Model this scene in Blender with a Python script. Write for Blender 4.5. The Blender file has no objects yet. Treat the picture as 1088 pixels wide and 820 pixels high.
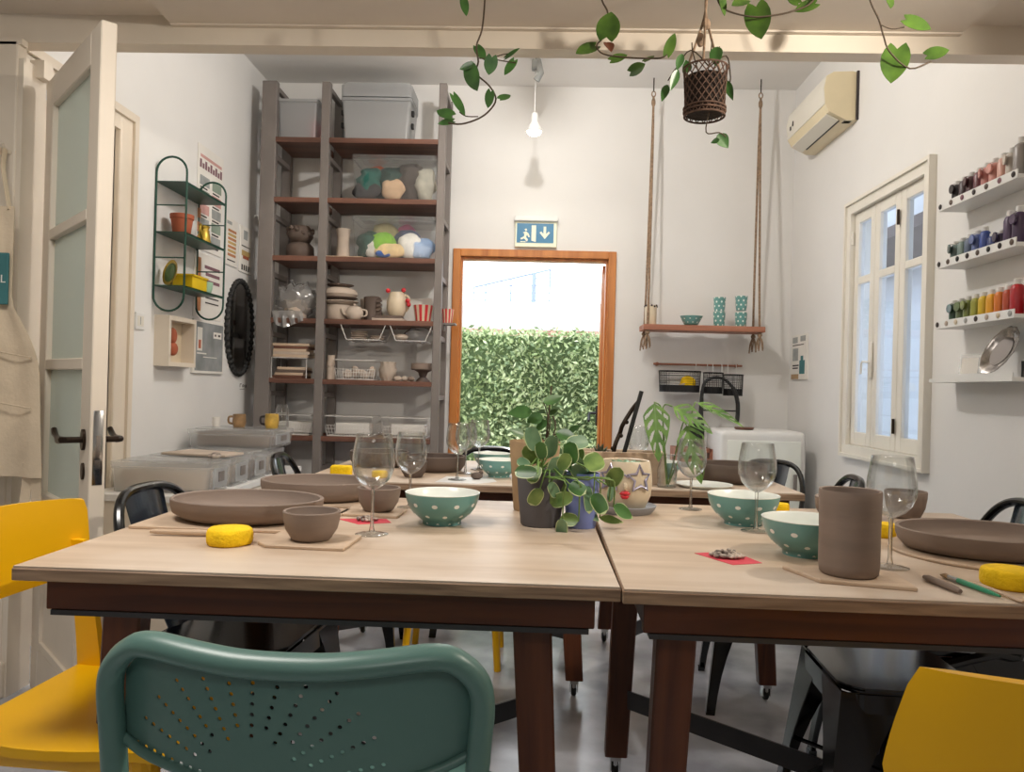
import bpy, bmesh, math, random
from mathutils import Vector, Matrix, Euler
random.seed(7)
PI = math.pi
SC = bpy.context.scene
COL = SC.collection
def V(*a): return Vector(a)
def lin(c):
    c /= 255.0
    return c/12.92 if c <= 0.04045 else ((c+0.055)/1.055)**2.4
def rgb(h, k=1.0):
    h = h.lstrip('#')
    return tuple(min(1, lin(int(h[i:i+2], 16))*k) for i in (0, 2, 4)) + (1.0,)
# ------------------------------------------------------------------ materials
def nodes_of(name):
    m = bpy.data.materials.new(name); m.use_nodes = True
    nt = m.node_tree
    return m, nt, nt.nodes['Principled BSDF']
def N(nt, typ, **kw):
    n = nt.nodes.new(typ)
    for k, v in kw.items():
        if k.startswith('_'): n.inputs[int(k[1:])].default_value = v
        else: setattr(n, k, v)
    return n
def setin(n, name, v):
    if name in n.inputs: n.inputs[name].default_value = v
def mat(name, h, rough=0.5, metal=0.0, var=0.06, scale=6.0, bump=0.0, bscale=60.0, spec=0.5, coat=0.0, stretch=None, h2=None, sss=0.0):
    m, nt, b = nodes_of(name)
    c = rgb(h); c2 = rgb(h2) if h2 else None
    tc = N(nt, 'ShaderNodeTexCoord'); mp = N(nt, 'ShaderNodeMapping')
    if stretch: mp.inputs['Scale'].default_value = stretch
    nt.links.new(tc.outputs['Object'], mp.inputs['Vector'])
    no = N(nt, 'ShaderNodeTexNoise'); no.inputs['Scale'].default_value = scale; no.inputs['Detail'].default_value = 5
    nt.links.new(mp.outputs['Vector'], no.inputs['Vector'])
    cr = N(nt, 'ShaderNodeValToRGB')
    lo = tuple(x*(1-var*2) for x in c[:3])+(1,); hi = tuple(min(1, x*(1+var*2)) for x in c[:3])+(1,)
    if c2: lo, hi = c, c2
    cr.color_ramp.elements[0].color = lo; cr.color_ramp.elements[1].color = hi
    cr.color_ramp.elements[0].position = 0.32; cr.color_ramp.elements[1].position = 0.68
    nt.links.new(no.outputs['Fac'], cr.inputs['Fac'])
    nt.links.new(cr.outputs['Color'], b.inputs['Base Color'])
    b.inputs['Roughness'].default_value = rough; b.inputs['Metallic'].default_value = metal
    setin(b, 'Specular IOR Level', spec); setin(b, 'Coat Weight', coat); setin(b, 'Coat Roughness', 0.08)
    if sss: setin(b, 'Subsurface Weight', sss); setin(b, 'Subsurface Radius', (0.02, 0.02, 0.01))
    if bump:
        n2 = N(nt, 'ShaderNodeTexNoise'); n2.inputs['Scale'].default_value = bscale; n2.inputs['Detail'].default_value = 6
        nt.links.new(mp.outputs['Vector'], n2.inputs['Vector'])
        bp = N(nt, 'ShaderNodeBump'); bp.inputs['Strength'].default_value = bump; bp.inputs['Distance'].default_value = 0.004
        nt.links.new(n2.outputs['Fac'], bp.inputs['Height']); nt.links.new(bp.outputs['Normal'], b.inputs['Normal'])
    return m
def wood(name, h, h2, axis='X', scale=3.0, rough=0.5, ring=18.0, bump=0.12, h3=None):
    m, nt, b = nodes_of(name)
    tc = N(nt, 'ShaderNodeTexCoord'); mp = N(nt, 'ShaderNodeMapping')
    s = {'X': (0.7, 9, 9), 'Y': (9, 0.7, 9), 'Z': (9, 9, 0.7)}[axis]
    mp.inputs['Scale'].default_value = tuple(scale*x for x in s)
    nt.links.new(tc.outputs['Object'], mp.inputs['Vector'])
    no = N(nt, 'ShaderNodeTexNoise'); no.inputs['Scale'].default_value = 1.0; no.inputs['Detail'].default_value = 8; no.inputs['Distortion'].default_value = 0.6
    nt.links.new(mp.outputs['Vector'], no.inputs['Vector'])
    cr = N(nt, 'ShaderNodeValToRGB'); e = cr.color_ramp.elements
    e[0].color = rgb(h); e[1].color = rgb(h2); e[0].position = 0.3; e[1].position = 0.7
    nt.links.new(no.outputs['Fac'], cr.inputs['Fac'])
    out = cr.outputs['Color']
    if h3:
        n3 = N(nt, 'ShaderNodeTexNoise'); n3.inputs['Scale'].default_value = 3.5; n3.inputs['Detail'].default_value = 4
        nt.links.new(tc.outputs['Object'], n3.inputs['Vector'])
        c3 = N(nt, 'ShaderNodeValToRGB'); c3.color_ramp.elements[0].position = 0.45; c3.color_ramp.elements[1].position = 0.75
        nt.links.new(n3.outputs['Fac'], c3.inputs['Fac'])
        mx = N(nt, 'ShaderNodeMix', data_type='RGBA'); mx.inputs['B'].default_value = rgb(h3)
        mu = N(nt, 'ShaderNodeMath', operation='MULTIPLY'); mu.inputs[1].default_value = 0.65
        nt.links.new(c3.outputs['Color'], mu.inputs[0]); nt.links.new(mu.outputs[0], mx.inputs['Factor'])
        nt.links.new(out, mx.inputs['A']); out = mx.outputs['Result']
    nt.links.new(out, b.inputs['Base Color'])
    b.inputs['Roughness'].default_value = rough
    bp = N(nt, 'ShaderNodeBump'); bp.inputs['Strength'].default_value = bump; bp.inputs['Distance'].default_value = 0.002
    nt.links.new(no.outputs['Fac'], bp.inputs['Height']); nt.links.new(bp.outputs['Normal'], b.inputs['Normal'])
    return m
def dots(name, h, hd, nu=9.0, nv=14.0, r=0.16, rough=0.3, aspect=1.0, vmin=0.36):
    # staggered dots laid out on the lathe's own UV (u round the bowl, v along the profile)
    m, nt, b = nodes_of(name)
    uv = N(nt, 'ShaderNodeUVMap'); sp = N(nt, 'ShaderNodeSeparateXYZ'); nt.links.new(uv.outputs['UV'], sp.inputs[0])
    def mth(op, a, bv=None, c=None):
        n = N(nt, 'ShaderNodeMath', operation=op)
        for i, x in enumerate((a, bv, c)):
            if x is None: continue
            if isinstance(x, (int, float)): n.inputs[i].default_value = x
            else: nt.links.new(x, n.inputs[i])
        return n.outputs[0]
    u = mth('MULTIPLY', sp.outputs[0], nu); v = mth('MULTIPLY', sp.outputs[1], nv)
    row = mth('FLOOR', v); off = mth('MULTIPLY', mth('MODULO', row, 2.0), 0.5)
    fu = mth('SUBTRACT', mth('FRACT', mth('ADD', u, off)), 0.5); fv = mth('SUBTRACT', mth('FRACT', v), 0.5)
    fu = mth('MULTIPLY', fu, aspect)
    d = mth('SQRT', mth('ADD', mth('MULTIPLY', fu, fu), mth('MULTIPLY', fv, fv)))
    f = mth('LESS_THAN', d, r)
    f = mth('MULTIPLY', f, mth('GREATER_THAN', sp.outputs[1], vmin))
    mx = N(nt, 'ShaderNodeMix', data_type='RGBA'); mx.inputs['A'].default_value = rgb(h); mx.inputs['B'].default_value = rgb(hd)
    nt.links.new(f, mx.inputs['Factor']); nt.links.new(mx.outputs['Result'], b.inputs['Base Color'])
    b.inputs['Roughness'].default_value = rough; setin(b, 'Coat Weight', 0.3)
    return m
def thin_glass(name, tint='#ffffff', refl=1.0, rough=0.03, body=0.0, hb='#ffffff', refract=0.0):
    m = bpy.data.materials.new(name); m.use_nodes = True; nt = m.node_tree; nt.nodes.clear()
    out = N(nt, 'ShaderNodeOutputMaterial')
    tr = N(nt, 'ShaderNodeBsdfTransparent'); tr.inputs[0].default_value = rgb(tint)
    gl = N(nt, 'ShaderNodeBsdfGlossy'); gl.inputs['Roughness'].default_value = rough
    lw = N(nt, 'ShaderNodeLayerWeight'); lw.inputs[0].default_value = 0.5
    def curve(p, k, c):
        pw = N(nt, 'ShaderNodeMath', operation='POWER'); pw.inputs[1].default_value = p
        nt.links.new(lw.outputs['Facing'], pw.inputs[0])
        mu = N(nt, 'ShaderNodeMath', operation='MULTIPLY_ADD', use_clamp=True); mu.inputs[1].default_value = k; mu.inputs[2].default_value = c
        nt.links.new(pw.outputs[0], mu.inputs[0]); return mu.outputs[0]
    mx = N(nt, 'ShaderNodeMixShader')
    nt.links.new(curve(4.0, 0.55*refl, 0.03*refl), mx.inputs[0]); nt.links.new(gl.outputs[0], mx.inputs[2])
    base = tr.outputs[0]
    if body:
        df = N(nt, 'ShaderNodeBsdfDiffuse'); df.inputs[0].default_value = rgb(hb)
        tl = N(nt, 'ShaderNodeBsdfTranslucent'); tl.inputs[0].default_value = rgb(hb)
        m2 = N(nt, 'ShaderNodeMixShader'); m2.inputs[0].default_value = 0.5
        nt.links.new(df.outputs[0], m2.inputs[1]); nt.links.new(tl.outputs[0], m2.inputs[2])
        m3 = N(nt, 'ShaderNodeMixShader'); m3.inputs[0].default_value = body
        nt.links.new(base, m3.inputs[1]); nt.links.new(m2.outputs[0], m3.inputs[2]); base = m3.outputs[0]
    if refract:
        gg = N(nt, 'ShaderNodeBsdfGlass'); gg.inputs['IOR'].default_value = 1.5; gg.inputs['Roughness'].default_value = 0.0
        m4 = N(nt, 'ShaderNodeMixShader'); nt.links.new(curve(2.0, refract, 0.05 if refract < 1 else 0.55), m4.inputs[0])
        nt.links.new(base, m4.inputs[1]); nt.links.new(gg.outputs[0], m4.inputs[2]); base = m4.outputs[0]
    nt.links.new(base, mx.inputs[1])
    nt.links.new(mx.outputs[0], out.inputs[0])
    return m
def emis(name, h, s):
    m, nt, b = nodes_of(name)
    b.inputs['Base Color'].default_value = rgb(h); setin(b, 'Emission Color', rgb(h)); setin(b, 'Emission Strength', s)
    return m
# ------------------------------------------------------------------ mesh builder
class MB:
    def __init__(s):
        s.bm = bmesh.new(); s.uv = s.bm.loops.layers.uv.new('UVMap'); s.mi = 0
    def _f(s, vs, uvs=None):
        try: f = s.bm.faces.new(vs)
        except ValueError: return None
        f.material_index = s.mi
        if uvs:
            for l, q in zip(f.loops, uvs): l[s.uv].uv = q
        return f
    def box(s, c, size, rot=None, bevel=0.0, seg=2):
        x, y, z = (d/2 for d in size)
        R = Euler(rot).to_matrix() if rot else Matrix.Identity(3)
        vs = [s.bm.verts.new(Vector(c)+R @ Vector((sx*x, sy*y, sz*z))) for sx in (-1, 1) for sy in (-1, 1) for sz in (-1, 1)]
        fs = [s._f([vs[i] for i in q]) for q in ((0, 1, 3, 2), (4, 6, 7, 5), (0, 4, 5, 1), (2, 3, 7, 6), (0, 2, 6, 4), (1, 5, 7, 3))]
        if bevel:
            es = list({e for f in fs for e in f.edges})
            r = bmesh.ops.bevel(s.bm, geom=es, offset=bevel, segments=seg, affect='EDGES', profile=0.5)
            for f in r['faces']: f.material_index = s.mi
        return s
    def span(s, a, b, **k):   # box from corner to corner
        a, b = Vector(a), Vector(b)
        return s.box((a+b)/2, [abs(d) for d in (b-a)], **k)
    def prism(s, poly, h, M=None, cap=True):   # 2D outline in local XY, extruded along local Z from 0 to h
        M = M or Matrix.Identity(4)
        lo = [s.bm.verts.new(M @ Vector((x, y, 0))) for x, y in poly]; hi = [s.bm.verts.new(M @ Vector((x, y, h))) for x, y in poly]
        n = len(poly)
        for i in range(n): s._f([lo[i], lo[(i+1) % n], hi[(i+1) % n], hi[i]])
        if cap: s._f(lo[::-1]); s._f(hi)
        return s
    def tube(s, pts, r, n=8, closed=False, cap=True, flat=None):
        pts = [Vector(p) for p in pts]; m = len(pts)
        rs = r if isinstance(r, (list, tuple)) else [r]*m
        rings = []; up = None
        for i, p in enumerate(pts):
            if closed: t = pts[(i+1) % m]-pts[i-1]
            else: t = pts[min(i+1, m-1)]-pts[max(i-1, 0)]
            if t.length < 1e-9: t = Vector((0, 0, 1))
            t.normalize()
            if up is None:
                up = Vector((0, 0, 1)) if abs(t.z) < 0.9 else Vector((1, 0, 0))
                up = (up-t*up.dot(t)).normalized()
            else:
                up = up-t*up.dot(t)
                up = up.normalized() if up.length > 1e-6 else t.orthogonal().normalized()
            sd = t.cross(up)
            fl = flat or (1, 1)
            rings.append([s.bm.verts.new(p+(up*math.cos(2*PI*k/n)*fl[0]+sd*math.sin(2*PI*k/n)*fl[1])*rs[i]) for k in range(n)])
        for i in range(m if closed else m-1):
            a, b = rings[i], rings[(i+1) % m]
            for k in range(n): s._f([a[k], a[(k+1) % n], b[(k+1) % n], b[k]])
        if cap and not closed: s._f(rings[0][::-1]); s._f(rings[-1])
        return s
    def lathe(s, prof, n=32, o=(0, 0, 0), M=None, wob=None):   # prof: (r, z) from the axis at the bottom out, up and back in
        M = M or Matrix.Identity(4); o = Vector(o)
        L = [0.0]
        for a, b in zip(prof, prof[1:]): L.append(L[-1]+math.hypot(b[0]-a[0], b[1]-a[1]))
        tot = L[-1] or 1
        rings = []
        for r, z in prof:
            if r < 1e-6: rings.append([s.bm.verts.new(M @ (o+Vector((0, 0, z))))])
            else:
                rr = []
                for k in range(n):
                    a = 2*PI*k/n; w = 1+(wob(a, z) if wob else 0)
                    rr.append(s.bm.verts.new(M @ (o+Vector((r*w*math.cos(a), r*w*math.sin(a), z)))))
                rings.append(rr)
        for i in range(len(prof)-1):
            a, b = rings[i], rings[i+1]; v0, v1 = L[i]/tot, L[i+1]/tot
            for k in range(n):
                k2 = (k+1) % n; u0, u1 = k/n, (k+1)/n
                if len(a) == 1 and len(b) == 1: continue
                if len(a) == 1: s._f([a[0], b[k2], b[k]], [(u0, v0), (u1, v1), (u0, v1)])
                elif len(b) == 1: s._f([a[k], a[k2], b[0]], [(u0, v0), (u1, v0), (u0, v1)])
                else: s._f([a[k], a[k2], b[k2], b[k]], [(u0, v0), (u1, v0), (u1, v1), (u0, v1)])
        return s
    def ball(s, c, r, seg=12, rings=8, M=None):
        r = (r, r, r) if isinstance(r, (int, float)) else r
        prof = [(math.sin(PI*i/rings), -math.cos(PI*i/rings)) for i in range(rings+1)]
        prof[0] = (0, -1); prof[-1] = (0, 1)
        T = Matrix.Translation(c) @ (M or Matrix.Identity(4)) @ Matrix.Diagonal((r[0], r[1], r[2], 1))
        return s.lathe(prof, seg, M=T)
    def sheet(s, grid, th=0.0, uv=True):   # grid[i][j] points; th = thickness along the normal
        nu, nv = len(grid), len(grid[0]); G = [[Vector(p) for p in r] for r in grid]
        def nrm(i, j):
            a = G[min(i+1, nu-1)][j]-G[max(i-1, 0)][j]; b = G[i][min(j+1, nv-1)]-G[i][max(j-1, 0)]
            n = a.cross(b); return n.normalized() if n.length > 1e-9 else Vector((0, 0, 1))
        A = [[s.bm.verts.new(G[i][j]) for j in range(nv)] for i in range(nu)]
        def q(Gr, flip):
            for i in range(nu-1):
                for j in range(nv-1):
                    vs = [Gr[i][j], Gr[i+1][j], Gr[i+1][j+1], Gr[i][j+1]]
                    us = [(i/(nu-1), j/(nv-1)), ((i+1)/(nu-1), j/(nv-1)), ((i+1)/(nu-1), (j+1)/(nv-1)), (i/(nu-1), (j+1)/(nv-1))]
                    s._f(vs[::-1] if flip else vs, us[::-1] if flip else us)
        q(A, False)
        if th:
            B = [[s.bm.verts.new(G[i][j]-nrm(i, j)*th) for j in range(nv)] for i in range(nu)]
            q(B, True)
            ring = [(i, 0) for i in range(nu)]+[(nu-1, j) for j in range(1, nv)]+[(i, nv-1) for i in range(nu-2, -1, -1)]+[(0, j) for j in range(nv-2, 0, -1)]
            for (i, j), (k, l) in zip(ring, ring[1:]+ring[:1]): s._f([A[k][l], A[i][j], B[i][j], B[k][l]])
        return s
    def leaf(s, base, tip, width, up=(0, 0, 1), kind='ovate', cup=0.15, droop=0.0, n=6, th=0.0006, edge=None):
        base, tip = Vector(base), Vector(tip); d = tip-base; Lh = d.length
        if Lh < 1e-6: return s
        t = d/Lh; u = Vector(up); sd = t.cross(u)
        sd = sd.normalized() if sd.length > 1e-4 else t.orthogonal().normalized()
        nn = sd.cross(t).normalized()
        prof = {'ovate': lambda x: math.sin(PI*min(1, x*0.98+0.02)**0.75)**0.9,
                'heart': lambda x: (math.sin(PI/2*min(1, (x+0.16)/0.44)) if x < 0.28 else math.cos(PI/2*((x-0.28)/0.72)**1.25)**0.85),
                'round': lambda x: max(0, 1-abs(2*x-1)**2.6)**0.5, 'lance': lambda x: math.sin(PI*x**0.8)}[kind]
        G = []; cols = (-1, -0.89, -0.45, 0, 0.45, 0.89, 1)
        for i in range(n+1):
            x = i/n; w = max(0.02, prof(x))*width/2
            back = -0.17*Lh*max(0, 1-x/0.3) if kind == 'heart' else 0
            G.append([base+t*(x*Lh+back*min(1, 1.3*abs(j)))+sd*(w*j)+nn*(cup*abs(j)*w)-Vector((0, 0, droop*Lh*x*x)) for j in cols])
        nf0 = len(s.bm.faces); keep = s.mi
        s.sheet(G, th)
        if edge is not None:
            s.bm.faces.ensure_lookup_table()
            for f in s.bm.faces[nf0:]:
                c = f.calc_center_median()-base; al = abs(c.dot(sd)); x = min(1, max(0, c.dot(t)/Lh))
                if al > prof(x)*width/2*0.90 or x > 0.95: f.material_index = edge
        return s
    def build(s, name, m, parent=None, smooth=35, loc=None):
        bmesh.ops.recalc_face_normals(s.bm, faces=s.bm.faces[:])
        me = bpy.data.meshes.new(name); s.bm.to_mesh(me); s.bm.free()
        for x in (m if isinstance(m, (list, tuple)) else [m]): me.materials.append(x)
        if smooth:
            for p in me.polygons: p.use_smooth = True
            me.set_sharp_from_angle(angle=math.radians(smooth))
        o = bpy.data.objects.new(name, me); COL.objects.link(o)
        if parent is not None: o.parent = parent
        if loc is not None: o.location = loc
        return o
def tag(o, label, cat, group=None, kind=None):
    if label: o['label'] = label
    if cat: o['category'] = cat
    if group: o['group'] = group
    if kind: o['kind'] = kind
    return o
def thing(name, label, cat, loc=(0, 0, 0), rz=0.0, group=None):
    o = bpy.data.objects.new(name, None); COL.objects.link(o)
    o.empty_display_size = 0.05
    o.location = loc; o.rotation_euler = (0, 0, rz)
    return tag(o, label, cat, group)
def struct(name, mb, m, smooth=0, parent=None):
    o = mb.build(name, m, parent, smooth)
    if parent is None: o['kind'] = 'structure'
    return o
KIDS = {}
def dup(root, loc=None, rz=None, label=None, group=None, scale=None):
    def cp(o, par):
        c = o.copy(); COL.objects.link(c)
        if par is not None: c.parent = par
        for ch in list(o.children): cp(ch, c)
        return c
    r = cp(root, None)
    if loc is not None: r.location = loc
    if rz is not None: r.rotation_euler = (0, 0, rz)
    if label: r['label'] = label
    if group: r['group'] = group
    if scale: r.scale = scale if isinstance(scale, (tuple, list)) else (scale,)*3
    return r
def Rz(a): return Matrix.Rotation(a, 4, 'Z')
def Rx(a): return Matrix.Rotation(a, 4, 'X')
def Ry(a): return Matrix.Rotation(a, 4, 'Y')
def T(x, y, z): return Matrix.Translation((x, y, z))
def arc(cx, cy, r, a0, a1, n=8):
    return [(cx+r*math.cos(a0+(a1-a0)*i/n), cy+r*math.sin(a0+(a1-a0)*i/n)) for i in range(n+1)]
def rrect(w, h, r, n=4):
    w, h = w/2, h/2
    return (arc(w-r, h-r, r, 0, PI/2, n)+arc(-w+r, h-r, r, PI/2, PI, n)+arc(-w+r, -h+r, r, PI, 1.5*PI, n)+arc(w-r, -h+r, r, 1.5*PI, 2*PI, n))
def ellipse(a, b, n=32): return [(a*math.cos(2*PI*i/n), b*math.sin(2*PI*i/n)) for i in range(n)]
def smoothpath(pts, k=4):
    P = [Vector(p) for p in pts]; out = []
    for i in range(len(P)-1):
        p0, p1, p2, p3 = P[max(i-1, 0)], P[i], P[i+1], P[min(i+2, len(P)-1)]
        for j in range(k):
            t = j/k
            out.append(0.5*((2*p1)+(p2-p0)*t+(2*p0-5*p1+4*p2-p3)*t*t+(3*p1-p0-3*p2+p3)*t**3))
    out.append(P[-1]); return out
WHITE = mat('white_plaster', '#e2e1df', 0.85, var=0.012, scale=2, bump=0.10, bscale=35)
CEIL = mat('ceiling_plaster', '#e8e6e3', 0.9, var=0.01, scale=2, bump=0.06, bscale=30)
NEARCEIL = mat('cream_ceiling_paint', '#d6cbbd', 0.8, var=0.02, scale=3)
CREAM = mat('cream_gloss_paint', '#ddd2c2', 0.42, var=0.02, scale=5, bump=0.05, bscale=20)
WINPAINT = mat('ivory_window_paint', '#e4e0d6', 0.4, var=0.015, scale=5)
FLOORM = mat('polished_concrete', '#9a9ca5', 0.22, var=0.1, scale=3.4, bump=0.14, bscale=9, h2='#dcdee4')
STONE = mat('pale_paving', '#d8d5ce', 0.8, var=0.05, scale=4)
PLY = wood('birch_plywood', '#b39c85', '#cab6a1', 'X', 2.2, 0.42, h3='#dacfc3')
PLYEDGE = wood('plywood_edge', '#775f4b', '#a98d72', 'X', 9.0, 0.6)
BOARD = wood('pale_board_wood', '#b69c82', '#cdb7a0', 'X', 3.0, 0.6)
STAIN = wood('red_brown_stained_wood', '#43200f', '#6b3a1e', 'Z', 3.0, 0.38)
STAINX = wood('red_brown_stained_rail', '#43200f', '#683719', 'X', 3.0, 0.38)
SHELFW = wood('walnut_stained_shelf', '#54362a', '#7a5242', 'X', 2.5, 0.5)
DOORW = wood('orange_varnished_wood', '#a5612c', '#c98445', 'Z', 2.0, 0.32)
SWINGW = wood('reddish_shelf_wood', '#8a5540', '#ab735a', 'X', 3.0, 0.5)
STEEL = mat('grey_painted_steel', '#7d7672', 0.5, 0.2, var=0.04, scale=5)
DARKSTEEL = mat('dark_bracket_steel', '#4a4a4c', 0.45, 0.6, var=0.06)
CHROME = mat('chrome', '#c9c9c9', 0.18, 1.0, var=0.02)
BRASSD = mat('dark_bronze', '#3a2f27', 0.35, 0.8, var=0.08)
BLACK = mat('gloss_black_paint', '#08090b', 0.2, 0.0, var=0.02, coat=0.2)
BLACKM = mat('matte_black', '#161616', 0.55, var=0.05)
MESHB = mat('black_wire', '#1a1a1c', 0.5, 0.3, var=0.03)
TEALP = mat('teal_plastic', '#5b7f78', 0.33, var=0.03, scale=3)
YEL = mat('yellow_plastic', '#eab200', 0.38, var=0.02, scale=3, sss=0.0)
SPONGE = mat('yellow_sponge', '#f0c60a', 0.9, var=0.05, scale=30, bump=0.8, bscale=140)
CLAY = mat('grey_brown_clay', '#86766b', 0.75, var=0.05, scale=4, bump=0.12, bscale=26, stretch=(1, 1, 6))
CLAYD = mat('dark_clay', '#5d4f47', 0.7, var=0.06, scale=6, bump=0.1)
CLAYL = mat('bone_dry_clay', '#b9aa9c', 0.85, var=0.06, scale=8, bump=0.1)
TERRA = mat('terracotta', '#a5573a', 0.8, var=0.05, scale=8)
GREENP = mat('dark_green_metal', '#174639', 0.4, 0.1, var=0.03)
ENAMEL = dots('teal_dotted_enamel', '#6a9f9b', '#eef3ee', 10.0, 4.3, 0.16, aspect=1.25)
ENAMELC = dots('teal_dotted_cup', '#669c97', '#eef3ee', 7.0, 4.6, 0.24, aspect=1.4, vmin=0.27)
ENAMELW = mat('white_enamel', '#e6eae4', 0.25, var=0.02)
GLASSS = thin_glass('solid_glass', '#fdfefe', 1.5, 0.015, refract=1.2)
GLASS = thin_glass('wine_glass', '#fdfefe', 1.5, 0.015, refract=0.95)
PANE = thin_glass('window_pane', '#eef4ff', 0.9, 0.02)
FROST = thin_glass('patterned_glass', '#c9d2cd', 0.8, 0.25, body=0.72, hb='#dfe5df')
CLEARP = thin_glass('clear_plastic_box', '#fafbfb', 0.9, 0.12, body=0.25, hb='#ffffff')
CLEARB = thin_glass('clear_fabric_box', '#fbfcfc', 0.8, 0.10, body=0.09, hb='#ffffff')
MILKP = thin_glass('milky_plastic_box', '#e5e8ea', 0.8, 0.2, body=0.60, hb='#e6e7e8')
BAGP = thin_glass('plastic_film', '#e8e8e8', 1.8, 0.08, body=0.34, hb='#e8e8e8')
WHITEP = mat('white_plastic', '#dfdfdd', 0.4, var=0.01)
ACW = mat('ac_plastic', '#d9d5c9', 0.35, var=0.01)
ACB = mat('yellowed_ac_plastic', '#dccfae', 0.4, var=0.02)
WIREW = mat('white_coated_wire', '#d9d6d2', 0.45, var=0.02)
PAPER = mat('paper_white', '#e3e0da', 0.85, var=0.02)
CREAMF = mat('natural_canvas', '#d8c6ac', 0.9, var=0.05, scale=9, bump=0.4, bscale=90)
TEALC = mat('teal_print', '#3f7477', 0.85, var=0.05, scale=12)
REDPAP = mat('red_paper', '#c63b4a', 0.7, var=0.03)
PEB = mat('speckled_pebbles', '#4a3f3c', 0.7, var=0.2, scale=60, h2='#d5c6b8')
ROPE = mat('jute_rope', '#8f7862', 0.95, var=0.15, scale=60, bump=0.7, bscale=120)
LEAFP = mat('pothos_leaf', '#304d18', 0.32, var=0.15, scale=14, h2='#587a2c')
LEAFD = mat('dark_leaf', '#2f5326', 0.35, var=0.15, scale=16, h2='#4b7a38')
LEAFV = mat('grey_green_leaf', '#557a5a', 0.38, var=0.1, scale=20, h2='#7f9f7a')
PALEEDGE = mat('pale_leaf_margin', '#b9c795', 0.4, var=0.06, scale=20)
LEAFY = mat('variegated_leaf', '#456b30', 0.38, var=0.1, scale=22, h2='#8aa55a')
LEAFM = mat('monstera_leaf', '#41692a', 0.4, var=0.1, scale=18, h2='#729746')
DRYL = mat('dry_leaf', '#6b3a24', 0.7, var=0.1)
STEM = mat('brown_stem', '#4a3b2a', 0.7, var=0.1, scale=30)
STEMG = mat('green_stem', '#6f8f4a', 0.5, var=0.1, scale=30)
SOIL = mat('potting_soil', '#2b211a', 0.95, var=0.2, scale=60, bump=0.8)
BASKET = mat('dark_rattan', '#5b4335', 0.8, var=0.2, scale=60, bump=0.6, bscale=120)
ORANGE = mat('orange_print', '#b98058', 0.8, var=0.1)
GOLD = mat('gold_lustre', '#b79a3c', 0.35, 0.6, var=0.1, scale=20)
MINT = mat('mint_ceramic', '#a9cfb0', 0.4, var=0.03)
YELC = mat('yellow_ceramic', '#e4c21c', 0.4, var=0.03)
SLATE = mat('slate_pot', '#5a585c', 0.7, var=0.06, scale=9, bump=0.15)
LAV = mat('lavender_blue_pot', '#7f8fcf', 0.4, var=0.05, scale=7)
FACE = mat('cream_glazed_pot', '#d2c2a8', 0.4, var=0.04, scale=10)
STARB = mat('silver_lilac_glaze', '#a6a3b8', 0.25, 0.4, var=0.1, scale=20)
LIPS = mat('red_glaze', '#c92f37', 0.3, var=0.04)
SAUCER = mat('grey_blue_saucer', '#8f9299', 0.5, var=0.06)
CARD = mat('kraft_paper', '#a68b69', 0.85, var=0.08, scale=12)
REDBOX = mat('pink_red_box', '#d8475a', 0.6, var=0.03)
SIGNB = mat('sign_blue', '#2d77a0', 0.4, var=0.02)
SIGNW = mat('sign_pale', '#e9ecd6', 0.5, var=0.02)
INK = mat('dark_ink', '#3a3434', 0.8, var=0.05)
GREYB = mat('grey_print', '#8f9392', 0.7, var=0.1, scale=14, h2='#a9acab')
MIRROR = mat('mirror_silver', '#b9bcbd', 0.05, 1.0, var=0.0)
HEDGE = mat('hedge_leaves', '#97ac70', 0.6, var=0.2, scale=5, h2='#c9d4a4')
# ------------------------------------------------------------------ camera
cam = bpy.data.cameras.new('camera'); cam.sensor_width = 36.0; cam.lens = 36.0*819/1088; cam.clip_start = 0.05
camo = bpy.data.objects.new('camera', cam); COL.objects.link(camo)
yaw, roll, pitch = math.radians(1.82), math.radians(1.55), math.radians(0.16)
fw = V(-math.sin(yaw)*math.cos(pitch), math.cos(yaw)*math.cos(pitch), math.sin(pitch))
r0 = V(math.cos(yaw), math.sin(yaw), 0); u0 = r0.cross(fw)
rr = r0*math.cos(roll)+u0*math.sin(roll); uu = -r0*math.sin(roll)+u0*math.cos(roll)
M3 = Matrix((rr, uu, -fw)).transposed()
camo.matrix_world = T(0, 0, 1.08) @ M3.to_4x4()
SC.camera = camo
# ------------------------------------------------------------------ the room
XL, XR, YB, YO, HC, NC = -1.88, 1.68, 5.20, 2.55, 3.12, 2.30   # walls, back wall, opening plane, ceilings
def m1(f): b = MB(); f(b); return b
struct('floor', MB().span((-3.2, -2.6, -0.1), (1.95, 5.32, 0)), FLOORM)
struct('ceiling', MB().span((-2.1, 2.62, HC), (1.9, 5.32, HC+0.1)), CEIL)
struct('ceiling_near', MB().span((-3.2, -2.6, NC), (1.95, 2.55, NC+0.1)), NEARCEIL)
struct('shade_step', MB().span((-1.255, 1.5, 2.268), (1.345, 2.55, NC)).span((-1.255, 2.53, 2.262), (1.345, 2.55, 2.268)), NEARCEIL)  # added slab; its shape stands in for a shadow band above the lintel
w = MB()
w.span((XL-0.14, 3.33, 0), (XL, 5.34, HC)).span((XL-0.14, 2.62, 2.19), (XL, 3.33, HC))
struct('wall_left', w, WHITE)
w = MB(); a, b, t = -0.585, 0.512, 2.01
w.span((XL, YB, 0), (a, YB+0.12, HC)).span((b, YB, 0), (XR, YB+0.12, HC)).span((a, YB, t), (b, YB+0.12, HC))
struct('wall_back', w, WHITE)
w = MB(); y0, y1, z0, z1 = 3.37, 4.21, 0.80, 2.09
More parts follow.
